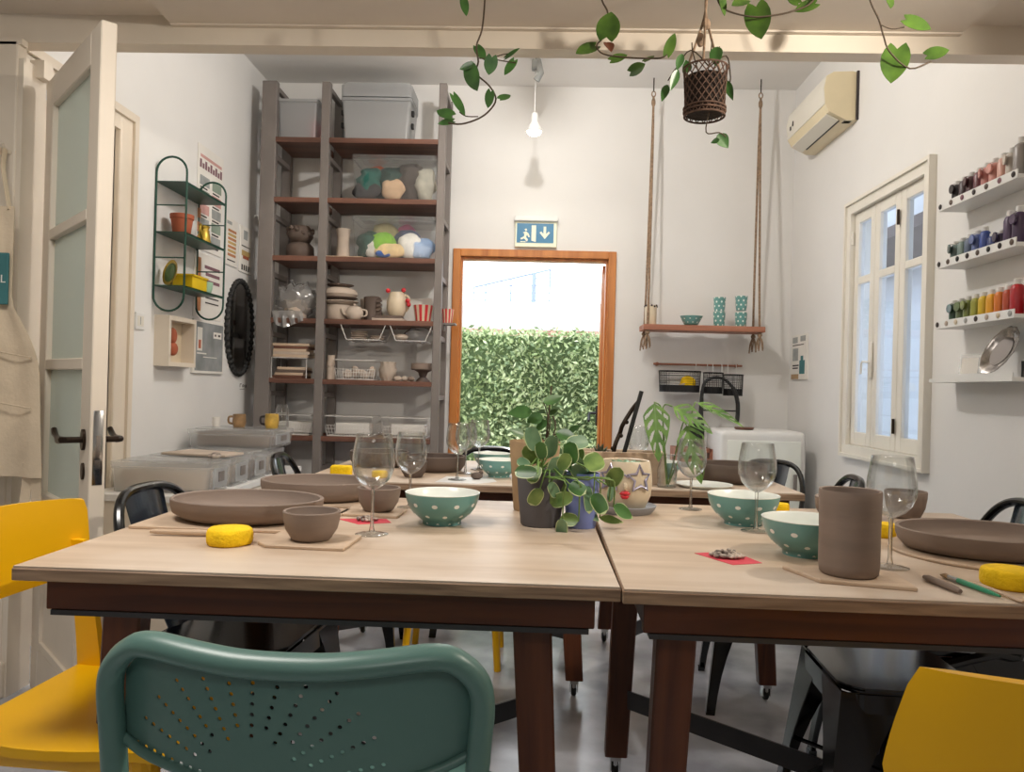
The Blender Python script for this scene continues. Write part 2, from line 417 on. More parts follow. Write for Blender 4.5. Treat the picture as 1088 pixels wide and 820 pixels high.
w.span((XR, -2.6, 0), (XR+0.14, y0, HC)).span((XR, y1, 0), (XR+0.14, 5.34, HC)).span((XR, y0, 0), (XR+0.14, y1, z0)).span((XR, y0, z1), (XR+0.14, y1, HC))
struct('wall_right', w, WHITE)
# opening between the two rooms: lintel, upstand of wall above it, left jamb
w = MB(); w.span((-1.77, YO, 2.205), (XR, YO+0.07, HC+0.1)).span((-3.2, YO, 0), (-1.84, YO+0.07, HC+0.1)).span((-1.84, YO, 2.205), (-1.77, YO+0.07, HC+0.1))
struct('wall_opening', w, CREAM)
j = MB()
j.box((-1.80, YO-0.005, 1.10), (0.075, 0.05, 2.20), bevel=0.006).box((-1.755, YO+0.035, 1.07), (0.02, 0.12, 2.14)).box((-1.74, YO+0.06, 2.13), (0.05, 0.05, 0.06)).box((-1.80, YO-0.01, 0.06), (0.10, 0.07, 0.12), bevel=0.008).span((-1.845, YO-0.03, 2.185), (-1.75, YO, 2.205))
struct('trim_2', j, CREAM)
struct('wall_near_rear', MB().span((-3.3, -2.7, 0), (1.95, -2.6, NC+0.1)), WHITE)
struct('wall_near', MB().span((-3.3, -2.6, 0), (-3.2, 2.62, NC+0.1)), WHITE)
# door in the left wall, closed, with a moulded casing
d = MB()
d.span((XL-0.02, 3.33, 0), (XL+0.025, 3.45, 2.25), bevel=0.008).span((XL-0.02, 2.62, 2.17), (XL+0.024, 3.3295, 2.25)).span((XL-0.1, 3.3005, 0), (XL-0.021, 3.331, 2.169)).span((XL+0.0255, 3.425, 0), (XL+0.038, 3.46, 2.27)).span((XL+0.0255, 2.62, 2.235), (XL+0.038, 3.4245, 2.27))
struct('door_2', d, CREAM)
dl = MB().span((XL-0.13, 2.62, 0.01), (XL-0.09, 3.30, 2.17)); dl.box((XL-0.085, 2.97, 1.55), (0.02, 0.44, 0.9), bevel=0.008).box((XL-0.085, 2.97, 0.5), (0.02, 0.44, 0.7), bevel=0.008)
dl = dl.build('leaf', CREAM, bpy.data.objects['door_2'])
# half-glazed door leaf, swung towards us on the left jamb
D1 = bpy.data.objects.new('door_1', None); COL.objects.link(D1); D1['kind'] = 'structure'
D1.location = (-1.695, 2.61, 0); D1.rotation_euler = (0, 0, math.atan2(-0.47, 0.46))
Wd, Td, Hd = 0.662, 0.042, 2.085
f = MB()
for x0, x1, za, zb in ((0, 0.095, 0.01, Hd), (Wd-0.105, Wd, 0.01, Hd), (0.095, Wd-0.105, 1.985, Hd), (0.095, Wd-0.105, 1.535, 1.57), (0.095, Wd-0.105, 1.10, 1.135), (0.095, Wd-0.105, 0.56, 0.69), (0.095, Wd-0.105, 0.01, 0.17)):
    f.span((x0, -Td/2, za), (x1, Td/2, zb), bevel=0.003, seg=1)
f.span((0.095, -0.012, 0.17), (Wd-0.105, 0.012, 0.56))
for y in (-0.017, 0.017):
    for q in (((0.095, 0.17), (0.12, 0.56)), ((Wd-0.13, 0.17), (Wd-0.105, 0.56)), ((0.12, 0.17), (Wd-0.13, 0.195)), ((0.12, 0.535), (Wd-0.13, 0.56))):
        f.span((q[0][0]+0.0005, y-0.005, q[0][1]+0.0005), (q[1][0]-0.0005, y+0.005, q[1][1]-0.0005))
f.build('leaf', CREAM, D1)
for za, zb in ((1.57, 1.985), (1.135, 1.535), (0.69, 1.10)):
    MB().span((0.09, -0.003, za-0.005), (Wd-0.10, 0.003, zb+0.005)).build('pane', FROST, D1)
MB().span((Wd-0.001, -0.013, 0.775), (Wd+0.002, 0.013, 0.985), bevel=0.001).span((Wd+0.001, -0.006, 0.89), (Wd+0.006, 0.006, 0.915)).span((Wd+0.001, -0.008, 0.82), (Wd+0.004, 0.008, 0.845)).build('lock_plate', CHROME, D1)
for s in (-1, 1):
    h = MB(); y = s*Td/2
    h.prism(ellipse(0.017, 0.03, 20), 0.008, T(Wd-0.055, y, 0.90) @ Rx(PI/2*(1 if s < 0 else -1)))
    h.tube([(Wd-0.055, y, 0.90), (Wd-0.055, y+s*0.045, 0.90), (Wd-0.065, y+s*0.055, 0.90), (Wd-0.10, y+s*0.055, 0.897), (Wd-0.125, y+s*0.055, 0.905), (Wd-0.15, y+s*0.055, 0.912), (Wd-0.165, y+s*0.054, 0.925)], [0.009, 0.009, 0.01, 0.011, 0.007, 0.009, 0.008], 10)
    h.build('handle', BRASSD, D1)
    e = MB(); e.prism(ellipse(0.013, 0.024, 20), 0.006, T(Wd-0.055, y, 0.81) @ Rx(PI/2*(1 if s < 0 else -1))); e.build('keyhole_plate', BRASSD, D1)
# back door: orange varnished frame, glazed leaf opened outwards
fr = MB(); a, b, t = -0.586, 0.513, 2.013
for x0, x1, za, zb in ((a, a+0.052, 0, t), (b-0.052, b, 0, t), (a+0.052, b-0.052, t-0.05, t)):
    fr.span((x0, YB-0.018, za), (x1, YB+0.125, zb), bevel=0.003, seg=1)
fr.span((a+0.0521, YB+0.02, 0), (a+0.065, YB+0.10, t-0.051)).span((b-0.065, YB+0.02, 0), (b-0.0521, YB+0.10, t-0.051)).span((a+0.0651, YB+0.02, t-0.066), (b-0.0651, YB+0.10, t-0.051))
struct('door_3', fr, DOORW, 30)
D3 = bpy.data.objects['door_3']
lf = bpy.data.objects.new('leaf', None); COL.objects.link(lf); lf.parent = D3; lf.location = (0.455, 5.325, 0); lf.rotation_euler = (0, 0, math.radians(86))
f = MB()
for x0, x1, za, zb in ((0, 0.09, 0.02, 1.94), (0.76, 0.86, 0.02, 1.94), (0.09, 0.76, 1.85, 1.94), (0.09, 0.76, 0.02, 0.2)): f.span((x0, -0.022, za), (x1, 0.022, zb), bevel=0.004)
f.build('leaf_frame', DOORW, lf)
MB().span((0.085, -0.003, 0.19), (0.765, 0.003, 1.86)).build('pane', PANE, lf)
h = MB(); h.box((0.81, 0.03, 0.88), (0.05, 0.016, 0.16), bevel=0.004); h.tube([(0.81, 0.03, 0.9), (0.81, 0.085, 0.9), (0.79, 0.09, 0.88), (0.72, 0.09, 0.84)], 0.011, 8); h.build('handle', BLACKM, lf)
# casement window with three folding sashes
c = MB()
for ya, yb, za, zb in ((3.335, 3.40, 0.765, 2.125), (4.18, 4.245, 0.765, 2.125), (3.40, 4.18, 2.06, 2.125), (3.40, 4.18, 0.765, 0.83)):
    c.span((XR-0.022, ya, za), (XR+0.002, yb, zb))
for ya, yb, za, zb in ((3.335, 3.352, 0.765, 2.125), (4.228, 4.245, 0.765, 2.125), (3.352, 4.228, 2.108, 2.125), (3.352, 4.228, 0.765, 0.782)): c.span((XR-0.034, ya, za), (XR-0.0221, yb, zb))
for ya, yb, za, zb in ((3.37, 3.40, 0.8, 2.09), (4.18, 4.21, 0.8, 2.09), (3.40, 4.18, 2.06, 2.09), (3.40, 4.18, 0.8, 0.83)): c.span((XR+0.003, ya, za), (XR+0.138, yb, zb))
struct('window_1', c, WINPAINT, 30)
W1 = bpy.data.objects['window_1']
for k, (ya, yb) in enumerate(((3.935, 4.18), (3.665, 3.93), (3.40, 3.66))):
    s = MB(); st = 0.05
    for p, q, za, zb in ((ya, ya+st, 0.83, 2.06), (yb-st, yb, 0.83, 2.06), (ya+st, yb-st, 2.0, 2.06), (ya+st, yb-st, 0.83, 0.90), (ya+st, yb-st, 1.675, 1.715)): s.span((XR+0.003, p, za+0.001), (XR+0.04, q, zb-0.001), bevel=0.003, seg=1)
    so = s.build('sash', WINPAINT, W1)
    for za, zb in ((1.71, 2.005), (0.895, 1.68)): MB().span((XR+0.018, ya+st-0.004, za), (XR+0.022, yb-st+0.004, zb)).build('pane', PANE, so)
    for z in (1.93, 0.95):
        if k != 0: MB().tube([(XR-0.008, ya-0.002, z-0.035), (XR-0.008, ya-0.002, z+0.035)], 0.007, 8).build('hinge', BRASSD if k == 1 else STEEL, so)
        else: MB().tube([(XR-0.008, yb, z-0.035), (XR-0.008, yb, z+0.035)], 0.007, 8).build('hinge', WINPAINT, so)
h = MB(); h.span((XR-0.012, 3.915, 1.18), (XR+0.0, 3.95, 1.36), bevel=0.004).tube([(XR-0.01, 3.933, 1.26), (XR-0.045, 3.933, 1.26), (XR-0.045, 3.945, 1.25), (XR-0.043, 3.955, 1.20)], 0.006, 8).build('handle', WINPAINT, W1)
# ------------------------------------------------------------------ outside
struct('ground_outside', MB().span((-9, 5.32, -0.12), (9, 16, -0.02)), STONE)
hd = thing('hedge', 'clipped green hedge seen through the open back door', 'hedge', (0, 7.0, -0.02))
random.seed(3)
core = MB(); core.span((-2.4, 0.06, 0), (2.4, 0.7, 1.58)); core.build('branches', mat('hedge_inside', '#64784f', 0.8, var=0.1), hd)
lv = MB()
for i in range(19000):
    top = random.random() < 0.12
    x = random.uniform(-2.4, 2.4)
    if top: p = V(x, random.uniform(0, 0.6), 1.60+random.uniform(-0.05, 0.06))
    else: p = V(x, random.uniform(-0.06, 0.07)+0.03*math.sin(x*9), random.uniform(0.25, 1.62))
    n = V(random.gauss(0, 1), random.gauss(-0.4, 0.8), random.gauss(0.3, 0.9)).normalized(); t = n.orthogonal().normalized()
    t = (Matrix.Rotation(random.uniform(0, 6.28), 3, n) @ t); sd = n.cross(t); L = random.uniform(0.018, 0.036)
    v = [lv.bm.verts.new(q) for q in (p-t*L, p+sd*L*0.45, p+t*L, p-sd*L*0.45)]
    lv.mi = random.choice((0, 0, 1, 2)); lv._f(v)
LF2 = mat('young_hedge_leaves', '#b5c58e', 0.55, var=0.15, scale=9, h2='#dbe2ba')
lv.build('foliage', [HEDGE, LF2, mat('dark_hedge_leaves', '#71875b', 0.6, var=0.15, scale=9, h2='#93a67d')], hd, 0)
gw = MB(); gw.span((-4, 10.0, 0), (2.6, 10.3, 2.20)); gw = gw.build('garden_wall', WHITEP); tag(gw, 'long white rendered wall beyond the hedge', 'wall', kind='structure')
bw = MB(); bw.span((-2.5, 9.6, 0), (2.2, 9.8, 1.86)).span((-2.5, 9.57, 1.86), (2.2, 9.83, 1.90)); bw = bw.build('brick_wall', mat('pink_brick', '#c7968a', 0.8, var=0.1, scale=4)); bw.location.z = -0.09; tag(bw, 'low pinkish wall with a cap just above the hedge top', 'wall', kind='structure')
lo = thing('louvre_rack', 'slanting slatted metal rack on top of the white wall outside', 'rack', (0, 10.1, 2.20))
rk = mat('pale_blue_grey_metal', '#8f9bb4', 0.5, 0.2)
top = lambda x: 0.19+(x+0.86)*0.255
for k in range(5):
    zz = 0.02+0.1*k; x0 = max(-0.86, -0.86+(zz-0.12)/0.255) if zz > 0.12 else -0.86
    MB().tube([(x0, 0, min(zz, top(x0))), (0.14, 0, zz+0.02)], 0.008, 6).build('slat', rk, lo)
MB().tube([(-0.86, 0, 0.19), (0.15, 0, top(0.15))], 0.013, 6).build('top_bar', rk, lo)
for x in (-0.86, -0.7, -0.37, -0.07, 0.14): MB().tube([(x, 0.0, 0), (x, 0.0, top(x))], 0.011 if x != -0.07 else 0.03, 6).build('post', rk, lo)
ev = MB(); ev.span((2.15, 2.2, 2.13), (2.7, 9.5, 2.4)).span((2.68, 2.2, 0), (2.74, 9.5, 2.13)); ev.build('neighbour_wall', WHITEP)
bpy.data.objects['neighbour_wall']['kind'] = 'structure'
ev2 = MB(); ev2.span((2.13, 2.2, 2.06), (2.7, 9.5, 2.129)); e2 = ev2.build('eaves_trim', mat('brown_eaves', '#776a63', 0.7)); e2['kind'] = 'structure'
# ------------------------------------------------------------------ work tables
def table(name_label, x0, x1, y0, y1, rz=0.0, ins=(0.125, 0.075), group='work tables on castors'):
    t = thing('work_table', name_label, 'table', (x0, y0, 0), rz, group)
    Wt, Dt = x1-x0, y1-y0
    b = MB(); b.mi = 1; b.span((0, 0, 0.725), (Wt, Dt, 0.7465), bevel=0.0015, seg=1); b.mi = 0; b.span((0.002, 0.002, 0.7464), (Wt-0.002, Dt-0.002, 0.75))
    b.build('tabletop', [PLY, PLYEDGE], t)
    for y in (0.035, Dt-0.06): MB().span((0.04, y, 0.667), (Wt-0.04, y+0.025, 0.725), bevel=0.002, seg=1).build('apron_rail', STAINX, t)
    for x in (0.045, Wt-0.07): MB().span((x, 0.06, 0.667), (x+0.025, Dt-0.06, 0.725)).build('apron_rail', STAINX, t)
    for y in (0.033, Dt-0.063): MB().span((0.05, y, 0.658), (Wt-0.05, y+0.03, 0.667)).build('steel_strip', DARKSTEEL, t)
    cx, cy = Wt/2, Dt/2
    for sx in (0, 1):
        for sy in (0, 1):
            xt, xb = ins if sx == 0 else (Wt-ins[0], Wt-ins[1]); yt, yb = (0.11, 0.125) if sy == 0 else (Dt-0.11, Dt-0.125)
            l = MB(); hw, hd_ = 0.036, 0.024
            lo = [l.bm.verts.new((xb+a*hw*0.85, yb+c*hd_*0.9, 0.062)) for a, c in ((-1, -1), (1, -1), (1, 1), (-1, 1))]
            hi = [l.bm.verts.new((xt+a*hw, yt+c*hd_, 0.724)) for a, c in ((-1, -1), (1, -1), (1, 1), (-1, 1))]
            for i in range(4): l._f([lo[i], lo[(i+1) % 4], hi[(i+1) % 4], hi[i]])
            l._f(lo[::-1]); l._f(hi)
            bmesh.ops.bevel(l.bm, geom=[e for e in l.bm.edges if abs(e.verts[0].co.z-e.verts[1].co.z) > 0.3], offset=0.004, segments=1, affect='EDGES')
            l.build('leg', STAIN, t)
            k = MB(); k.box((xb, yb, 0.055), (0.03, 0.03, 0.012)); k.tube([(xb, yb, 0.06), (xb, yb, 0.03)], 0.008, 8)
            for s in (-1, 1): k.box((xb+s*0.013, yb+0.006, 0.033), (0.003, 0.026, 0.03))
            ko = k.build('caster', CHROME, t)
            MB().lathe([(0, -0.009), (0.016, -0.009), (0.0205, -0.005), (0.0205, 0.005), (0.016, 0.009), (0, 0.009)], 18, M=T(xb, yb+0.01, 0.0215) @ Ry(PI/2)).build('wheel', BLACKM, ko)
            # flat steel bar from the leg to the middle
            px, py = xb+(xt-xb)*0.24, yb+(yt-yb)*0.24
            dx, dy = cx-px, cy-py; L = math.hypot(dx, dy); a = math.atan2(dy, dx)
            MB().box((px+dx/2, py+dy/2, 0.222), (L, 0.006, 0.05), rot=(0, 0, a)).build('stretcher_bar', DARKSTEEL, t)
    return t
table('pale plywood work table, the front one on the left, green plastic chair at it', -0.897, 0.1515, 1.303, 2.25, 0.0, (0.152, 0.112))
table('pale plywood work table, the front one on the right, holding the tall clay vase', 0.1535, 1.21, 1.292, 2.30, math.radians(-0.7), (0.110, 0.085))
table('plywood work table standing behind the left front table, nearer the bookcase', -0.80, 0.235, 2.60, 3.45)
table('plywood work table standing behind the right front table, nearer the white cabinet', 0.245, 0.915, 2.63, 3.45)
# ------------------------------------------------------------------ black metal chairs and stool; local front is +X
def tleg(sx, sy, hz, half, spread, frontal):
    # tapered folded-sheet leg: an angle section, wide at the top and pointed at the foot
    m = MB(); n = 7
    def pt(k):
        u = k/n; z = hz*(1-u); o = half+spread*u; return o, z
    for d in (0, 1):
        G = []
        for k in range(n+1):
            o, z = pt(k); wv = 0.108*(1-k/n)**2.2+0.026
            c = V(sx*o, sy*o, z); e = V(-sx*wv, 0, 0) if d == 0 else V(0, -sy*wv, 0)
            G.append([c, c+e*0.5, c+e])
        m.sheet(G, 0.004)
    o, z = pt(n); m.box((sx*(o-0.011), sy*(o-0.011), 0.008), (0.024, 0.024, 0.016))
    return m
def seat_mesh(hz, half):
    m = MB(); P = rrect(half*2, half*2, 0.045, 5)
    m.prism(P, 0.012, T(0, 0, hz-0.012)); m.prism(rrect(half*2+0.01, half*2+0.01, 0.05, 5), 0.05, T(0, 0, hz-0.062), cap=False)
    bmesh.ops.bevel(m.bm, geom=[e for e in m.bm.edges if all(abs(v.co.z-hz) < 1e-4 for v in e.verts)], offset=0.006, segments=2, affect='EDGES')
    return m
def metal_chair(label, loc, rz, h=0.82):
    t = thing('metal_chair', label, 'chair', loc, rz, 'black sheet metal chairs')
    hz, half = 0.45, 0.175
    seat_mesh(hz, half).build('seat', BLACK, t)
    for sx in (-1, 1):
        for sy in (-1, 1): tleg(sx, sy, hz-0.01, half, 0.045, sx > 0).build('leg', BLACK, t)
    for s in (-1, 1): MB().tube([(-0.18*s, -0.19, 0.25), (0.18*s, 0.19, 0.25)], 0.006, 6).build('cross_brace', BLACK, t)
    # loop of the back: up from the seat sides, round over the top
    P = []
    for a in range(0, 25):
        u = -1+2*a/24; y = 0.19*math.copysign(min(1, abs(math.sin(u*PI/2))*1.02), u)
        top = h-0.011; z = hz+(top-hz)*(1-abs(u)**3.2); x = -0.155-0.10*(z-hz)/(top-hz)-0.035*(1-u*u)*((z-hz)/(top-hz))
        P.append((x, y, z))
    P = [(0.02, -0.19, hz-0.03), (-0.10, -0.19, hz+0.005)]+P+[(-0.10, 0.19, hz+0.005), (0.02, 0.19, hz-0.03)]
    MB().tube(smoothpath(P, 2), 0.0125, 10).build('back_frame', BLACK, t)
    G = []
    for i in range(9):
        v = i/8; z = hz-0.01+(h-0.02-hz+0.01)*v; x = -0.160-0.125*v-0.008*math.sin(PI*v); wd = 0.062+0.022*v
        G.append([(x-0.012*(j/3)**2, wd*j/3, z) for j in range(-3, 4)])
    sp = MB(); sp.sheet(G, 0.004); so = sp.build('back_splat', mat_splat, t)
    a = MB(); a.tube([(-0.252, -0.028, hz+0.225), (-0.258, -0.024, hz+0.245), (-0.26, 0, hz+0.251), (-0.258, 0.024, hz+0.245), (-0.252, 0.028, hz+0.225)], 0.006, 8); a.build('embossed_grip', mat_splat, so)
    return t
mat_splat = mat('blue_black_gloss', '#1b2530', 0.22, 0.1, var=0.03, coat=0.4)
metal_chair('black metal chair at the left side of the front left table, before the storage boxes', (-0.735, 1.97, 0), math.radians(-6), 0.805)
metal_chair('black metal chair at the left end of the back tables, beside the bookcase foot', (-0.73, 3.05, 0), math.radians(5), 0.80)
metal_chair('black metal chair at the right edge of the photo, half hidden by the large tray', (1.06, 2.14, 0), math.radians(178), 0.815)
metal_chair('black metal chair at the right end of the back tables, behind the tall clay vase', (0.85, 2.80, 0), math.radians(172), 0.805)
metal_chair('black metal chair in front of the white cabinet by the back wall', (0.98, 3.62, 0), math.radians(228), 0.765)
metal_chair('black metal chair behind the back tables, facing us with the open door behind it', (-0.21, 3.52, 0), math.radians(-90), 0.79)
st = thing('metal_stool', 'glossy black metal stool under the right table beside the yellow chair', 'stool', (0.825, 1.80, 0), math.radians(-3))
seat_mesh(0.465, 0.15).build('seat', BLACK, st)
for sx in (-1, 1):
    for sy in (-1, 1): tleg(sx, sy, 0.455, 0.15, 0.055, True).build('leg', BLACK, st)
for s in (-1, 1): MB().tube([(-0.17*s, -0.17, 0.22), (0.17*s, 0.17, 0.22)], 0.006, 6).build('cross_brace', BLACK, st)
# ------------------------------------------------------------------ yellow chairs; local front is +X
def yellow_chair(label, loc, rz, lean=0.05, hb=0.80, bw=0.02):
    t = thing('plastic_chair', label, 'chair', loc, rz, 'yellow moulded chairs')
    hz = 0.45
    G = []
    for i in range(13):
        u = -1+2*i/12; row = []
        for j in range(9):
            v = j/8; x = -0.20+0.41*v; wd = (0.185+0.03*math.sin(PI*min(1, v*1.1)))*(1 if v < 0.9 else 1-0.3*(v-0.9))
            row.append((x, u*wd, hz-0.010*(1-u*u)*math.sin(PI*v)+0.012*v*0-0.02*max(0, v-0.8)*3))
        G.append(row)
    MB().sheet(G, -0.016).build('seat', YEL, t, 50)
    G = []
    for i in range(15):
        u = -1+2*i/14; row = []
        for j in range(8):
            v = j/7; zlo, zhi = 0.635+0.012*u*u, hb-0.008*u*u-0.10*max(0, abs(u)-0.9)**1.5
            z = zlo+(zhi-zlo)*v; wd = 0.205+0.004*math.sin(PI*v)+bw*(1-v)
            if v in (0, 1) and abs(u) == 1: wd -= 0.008
            row.append((-0.235-lean*(z-0.45)/0.35+0.045*u*u, u*wd, z))
        G.append(row)
    MB().sheet(G, 0.014).build('backrest', YEL, t, 50)
    for s in (-1, 1):
        G = []
        for k in range(9):
            v = k/8; z = hz-0.06+(0.72-hz+0.06)*v; x = -0.165-(0.03+lean*0.75)*v**1.4; wd = 0.055-0.018*v
            G.append([(x-wd*0.6, s*(0.178+0.008*v), z), (x+wd*0.45, s*(0.178+0.008*v), z)])
        MB().sheet(G, 0.018*s).build('back_post', YEL, t, 50)
    MB().span((-0.19, -0.17, hz-0.06), (0.17, 0.17, hz-0.018), bevel=0.01).build('seat_frame', YEL, t)
    for sx in (-1, 1):
        for sy in (-1, 1): MB().tube([(sx*0.155-0.01, sy*0.15, hz-0.03), (sx*0.20-0.01, sy*0.18, 0.0)], [0.026, 0.016], 10).build('leg', YEL, t)
    return t
yellow_chair('yellow chair at the left edge, facing the end of the front left table', (-0.80, 1.485, 0), math.radians(-4), 0.03, 0.815, 0.0)
yellow_chair('yellow chair seen from behind in the lower right corner', (0.685, 1.06, 0), math.radians(78), 0.03, 0.787, 0.032)
ys = thing('low_stool', 'yellow low stool tucked under the back left table, only its legs showing', 'stool', (-0.30, 3.08, 0))
MB().box((0, 0, 0.43), (0.36, 0.3, 0.03), bevel=0.012).build('seat', YEL, ys)
for sx in (-1, 1):
    for sy in (-1, 1): MB().tube([(sx*0.15, sy*0.12, 0.42), (sx*0.18, sy*0.14, 0)], [0.018, 0.013], 8).build('leg', YEL, ys)
# ------------------------------------------------------------------ teal chair with the pierced back, facing +Y
tc = thing('stacking_chair', 'teal stacking chair with a pierced backrest, seen from behind in front of the left table', 'chair', (-0.280, 0.87, 0), math.radians(-1.2)); tc.scale = (1.045, 1, 0.983)
def teal_x(u): return 0.212*u
def bow(u): return 0.045*u*u      # sides of the back come forward
# pierced panel with a sunburst of round holes cut by the shader
pm = bpy.data.materials.new('teal_pierced'); pm.use_nodes = True; nt = pm.node_tree; pb = nt.nodes['Principled BSDF']
pb.inputs['Base Color'].default_value = rgb('#5b7f78'); pb.inputs['Roughness'].default_value = 0.33
tcn = N(nt, 'ShaderNodeTexCoord'); sp = N(nt, 'ShaderNodeSeparateXYZ'); nt.links.new(tcn.outputs['Object'], sp.inputs[0])
def mm(op, a, b=None):
    n = N(nt, 'ShaderNodeMath', operation=op)
    for i, x in enumerate((a, b)):
        if x is None: continue
        if isinstance(x, (int, float)): n.inputs[i].default_value = x
        else: nt.links.new(x, n.inputs[i])
    return n.outputs[0]
hx = mm('ADD', sp.outputs[0], 0.038); hz_ = mm('SUBTRACT', sp.outputs[2], 0.618)
rad = mm('SQRT', mm('ADD', mm('MULTIPLY', hx, hx), mm('MULTIPLY', hz_, hz_)))
ang = mm('ARCTAN2', hx, hz_)
da = math.radians(13.0); dr = 0.0125
ra = mm('DIVIDE', ang, da); rrn = mm('DIVIDE', rad, dr)
ir = mm('FLOOR', mm('ADD', rrn, 0.5)); fr_ = mm('SUBTRACT', rrn, ir)
ia = mm('FLOOR', mm('ADD', ra, 0.5)); fa = mm('SUBTRACT', ra, ia)
dx_ = mm('MULTIPLY', mm('MULTIPLY', fa, da), rad); dz_ = mm('MULTIPLY', fr_, dr)
dist = mm('SQRT', mm('ADD', mm('MULTIPLY', dx_, dx_), mm('MULTIPLY', dz_, dz_)))
inner = mm('ADD', 4.0, mm('MULTIPLY', mm('MODULO', mm('ABSOLUTE', ia), 2.0), 1.0))
hole = mm('MULTIPLY', mm('LESS_THAN', dist, 0.0026), mm('MULTIPLY', mm('GREATER_THAN', ir, inner), mm('MULTIPLY', mm('LESS_THAN', ir, 12.4), mm('LESS_THAN', mm('ABSOLUTE', ia), 6.2))))
trn = N(nt, 'ShaderNodeBsdfTransparent'); mxs = N(nt, 'ShaderNodeMixShader')
nt.links.new(hole, mxs.inputs[0]); nt.links.new(pb.outputs[0], mxs.inputs[1]); nt.links.new(trn.outputs[0], mxs.inputs[2])
nt.links.new(mxs.outputs[0], nt.nodes['Material Output'].inputs[0])
def edge(u): return max(0, abs(u)-0.80)/0.20
G = []
for i in range(41):
    u = -1+2*i/40; row = []
    zt = 0.765-0.03*edge(u)**2.2-0.012*(1-u*u)
    zb = 0.612+0.045*abs(u)**2.2
    for j in range(15):
        v = j/14; z = zb+(zt-zb)*v
        row.append((teal_x(u)*0.97, bow(u)+0.012-0.010*(1-v)*0, z))
    G.append(row)
MB().sheet(G, 0.0025).build('backrest', pm, tc, 60)
# rolled rim that runs down both sides as the rear posts
P = []
for s in (-1, 1):
    side = [(s*0.205, 0.05, 0.43), (s*0.207, 0.048, 0.55), (s*0.213, 0.045, 0.66), (s*0.2165, 0.043, 0.715), (s*0.211, 0.040, 0.745), (s*0.192, 0.034, 0.768), (s*0.165, 0.026, 0.779), (s*0.10, 0.010, 0.774), (s*0.04, 0.002, 0.7695)]
    P += side if s < 0 else side[::-1]
rim = MB(); rim.tube(smoothpath(P, 4), 0.0185, 14, flat=(0.75, 1.0)); rim.build('back_rim', TEALP, tc, 60)
lowrim = MB(); lowrim.tube(smoothpath([(-0.203, 0.05, 0.655), (-0.16, 0.037, 0.637), (-0.08, 0.02, 0.622), (0, 0.013, 0.617), (0.08, 0.02, 0.622), (0.16, 0.037, 0.637), (0.203, 0.05, 0.655)], 4), 0.006, 8); lowrim.build('lower_rim', TEALP, tc, 60)
G = [[(0.2*u, 0.06+0.40*v, 0.45-0.012*(1-u*u)*math.sin(PI*v)-0.03*max(0, v-0.8)) for v in [j/8 for j in range(9)]] for u in [-1+i/6 for i in range(13)]]
MB().sheet(G, -0.012).build('seat', TEALP, tc, 50)
for s in (-1, 1):
    MB().tube([(s*0.205, 0.05, 0.45), (s*0.215, -0.01, 0)], [0.017, 0.014], 10).build('leg', TEALP, tc)
    MB().tube([(s*0.195, 0.40, 0.45), (s*0.21, 0.44, 0)], [0.017, 0.014], 10).build('leg', TEALP, tc)
    MB().tube([(s*0.2, 0.05, 0.435), (s*0.195, 0.42, 0.435)], 0.012, 8).build('seat_rail', TEALP, tc)
PEP_L = [((0.005, 1.84, 0.933), (-0.017, 1.825, 0.99), 0.038), ((0.011, 1.863, 0.903), (-0.025, 1.836, 0.945), 0.038), ((0.032, 1.857, 0.914), (0.04, 1.831, 0.973), 0.036), ((0.086, 1.772, 0.908), (0.08, 1.774, 0.963), 0.035), ((0.11, 1.869, 0.901), (0.112, 1.86, 0.942), 0.02), ((0.075, 1.848, 0.949), (0.129, 1.872, 0.958), 0.034), ((0.117, 1.809, 0.901), (0.162, 1.825, 0.921), 0.044), ((0.045, 1.827, 0.866), (0.058, 1.822, 0.923), 0.038), ((0.007, 1.763, 0.888), (-0.045, 1.78, 0.889), 0.03), ((0.008, 1.81, 0.9), (-0.006, 1.785, 0.861), 0.031), ((0.031, 1.836, 0.862), (0.03, 1.857, 0.885), 0.023), ((0.035, 1.839, 0.852), (0.09, 1.861, 0.856), 0.038), ((0.088, 1.821, 0.9), (0.124, 1.843, 0.87), 0.031), ((0.082, 1.781, 0.863), (0.118, 1.759, 0.845), 0.032), ((0.015, 1.782, 0.851), (-0.006, 1.799, 0.81), 0.031), ((0.018, 1.879, 0.846), (0.028, 1.857, 0.8), 0.032), ((0.04, 1.813, 0.812), (0.092, 1.785, 0.837), 0.031), ((0.126, 1.829, 0.856), (0.132, 1.819, 0.791), 0.022), ((0.14, 1.804, 0.839), (0.165, 1.777, 0.798), 0.033), ((0.18, 1.853, 0.852), (0.202, 1.825, 0.902), 0.036), ((0.181, 1.853, 0.814), (0.189, 1.865, 0.857), 0.016), ((0.106, 1.796, 0.775), (0.064, 1.816, 0.778), 0.029), ((0.068, 1.772, 0.784), (0.067, 1.798, 0.736), 0.026), ((0.019, 1.803, 0.916), (0.011, 1.797, 0.959), 0.026), ((0.059, 1.776, 0.896), (0.079, 1.765, 0.935), 0.028), ((0.036, 1.798, 0.863), (0.056, 1.809, 0.828), 0.024), ((0.097, 1.851, 0.86), (0.141, 1.852, 0.869), 0.025), ((-0.011, 1.801, 0.897), (-0.041, 1.802, 0.914), 0.024)]
TRAIL_L = [((0.19, 1.835, 0.806), (0.24, 1.861, 0.777), 0.034), ((0.159, 1.845, 0.777), (0.22, 1.873, 0.764), 0.018), ((0.128, 1.86, 0.791), (0.158, 1.84, 0.769), 0.02)]
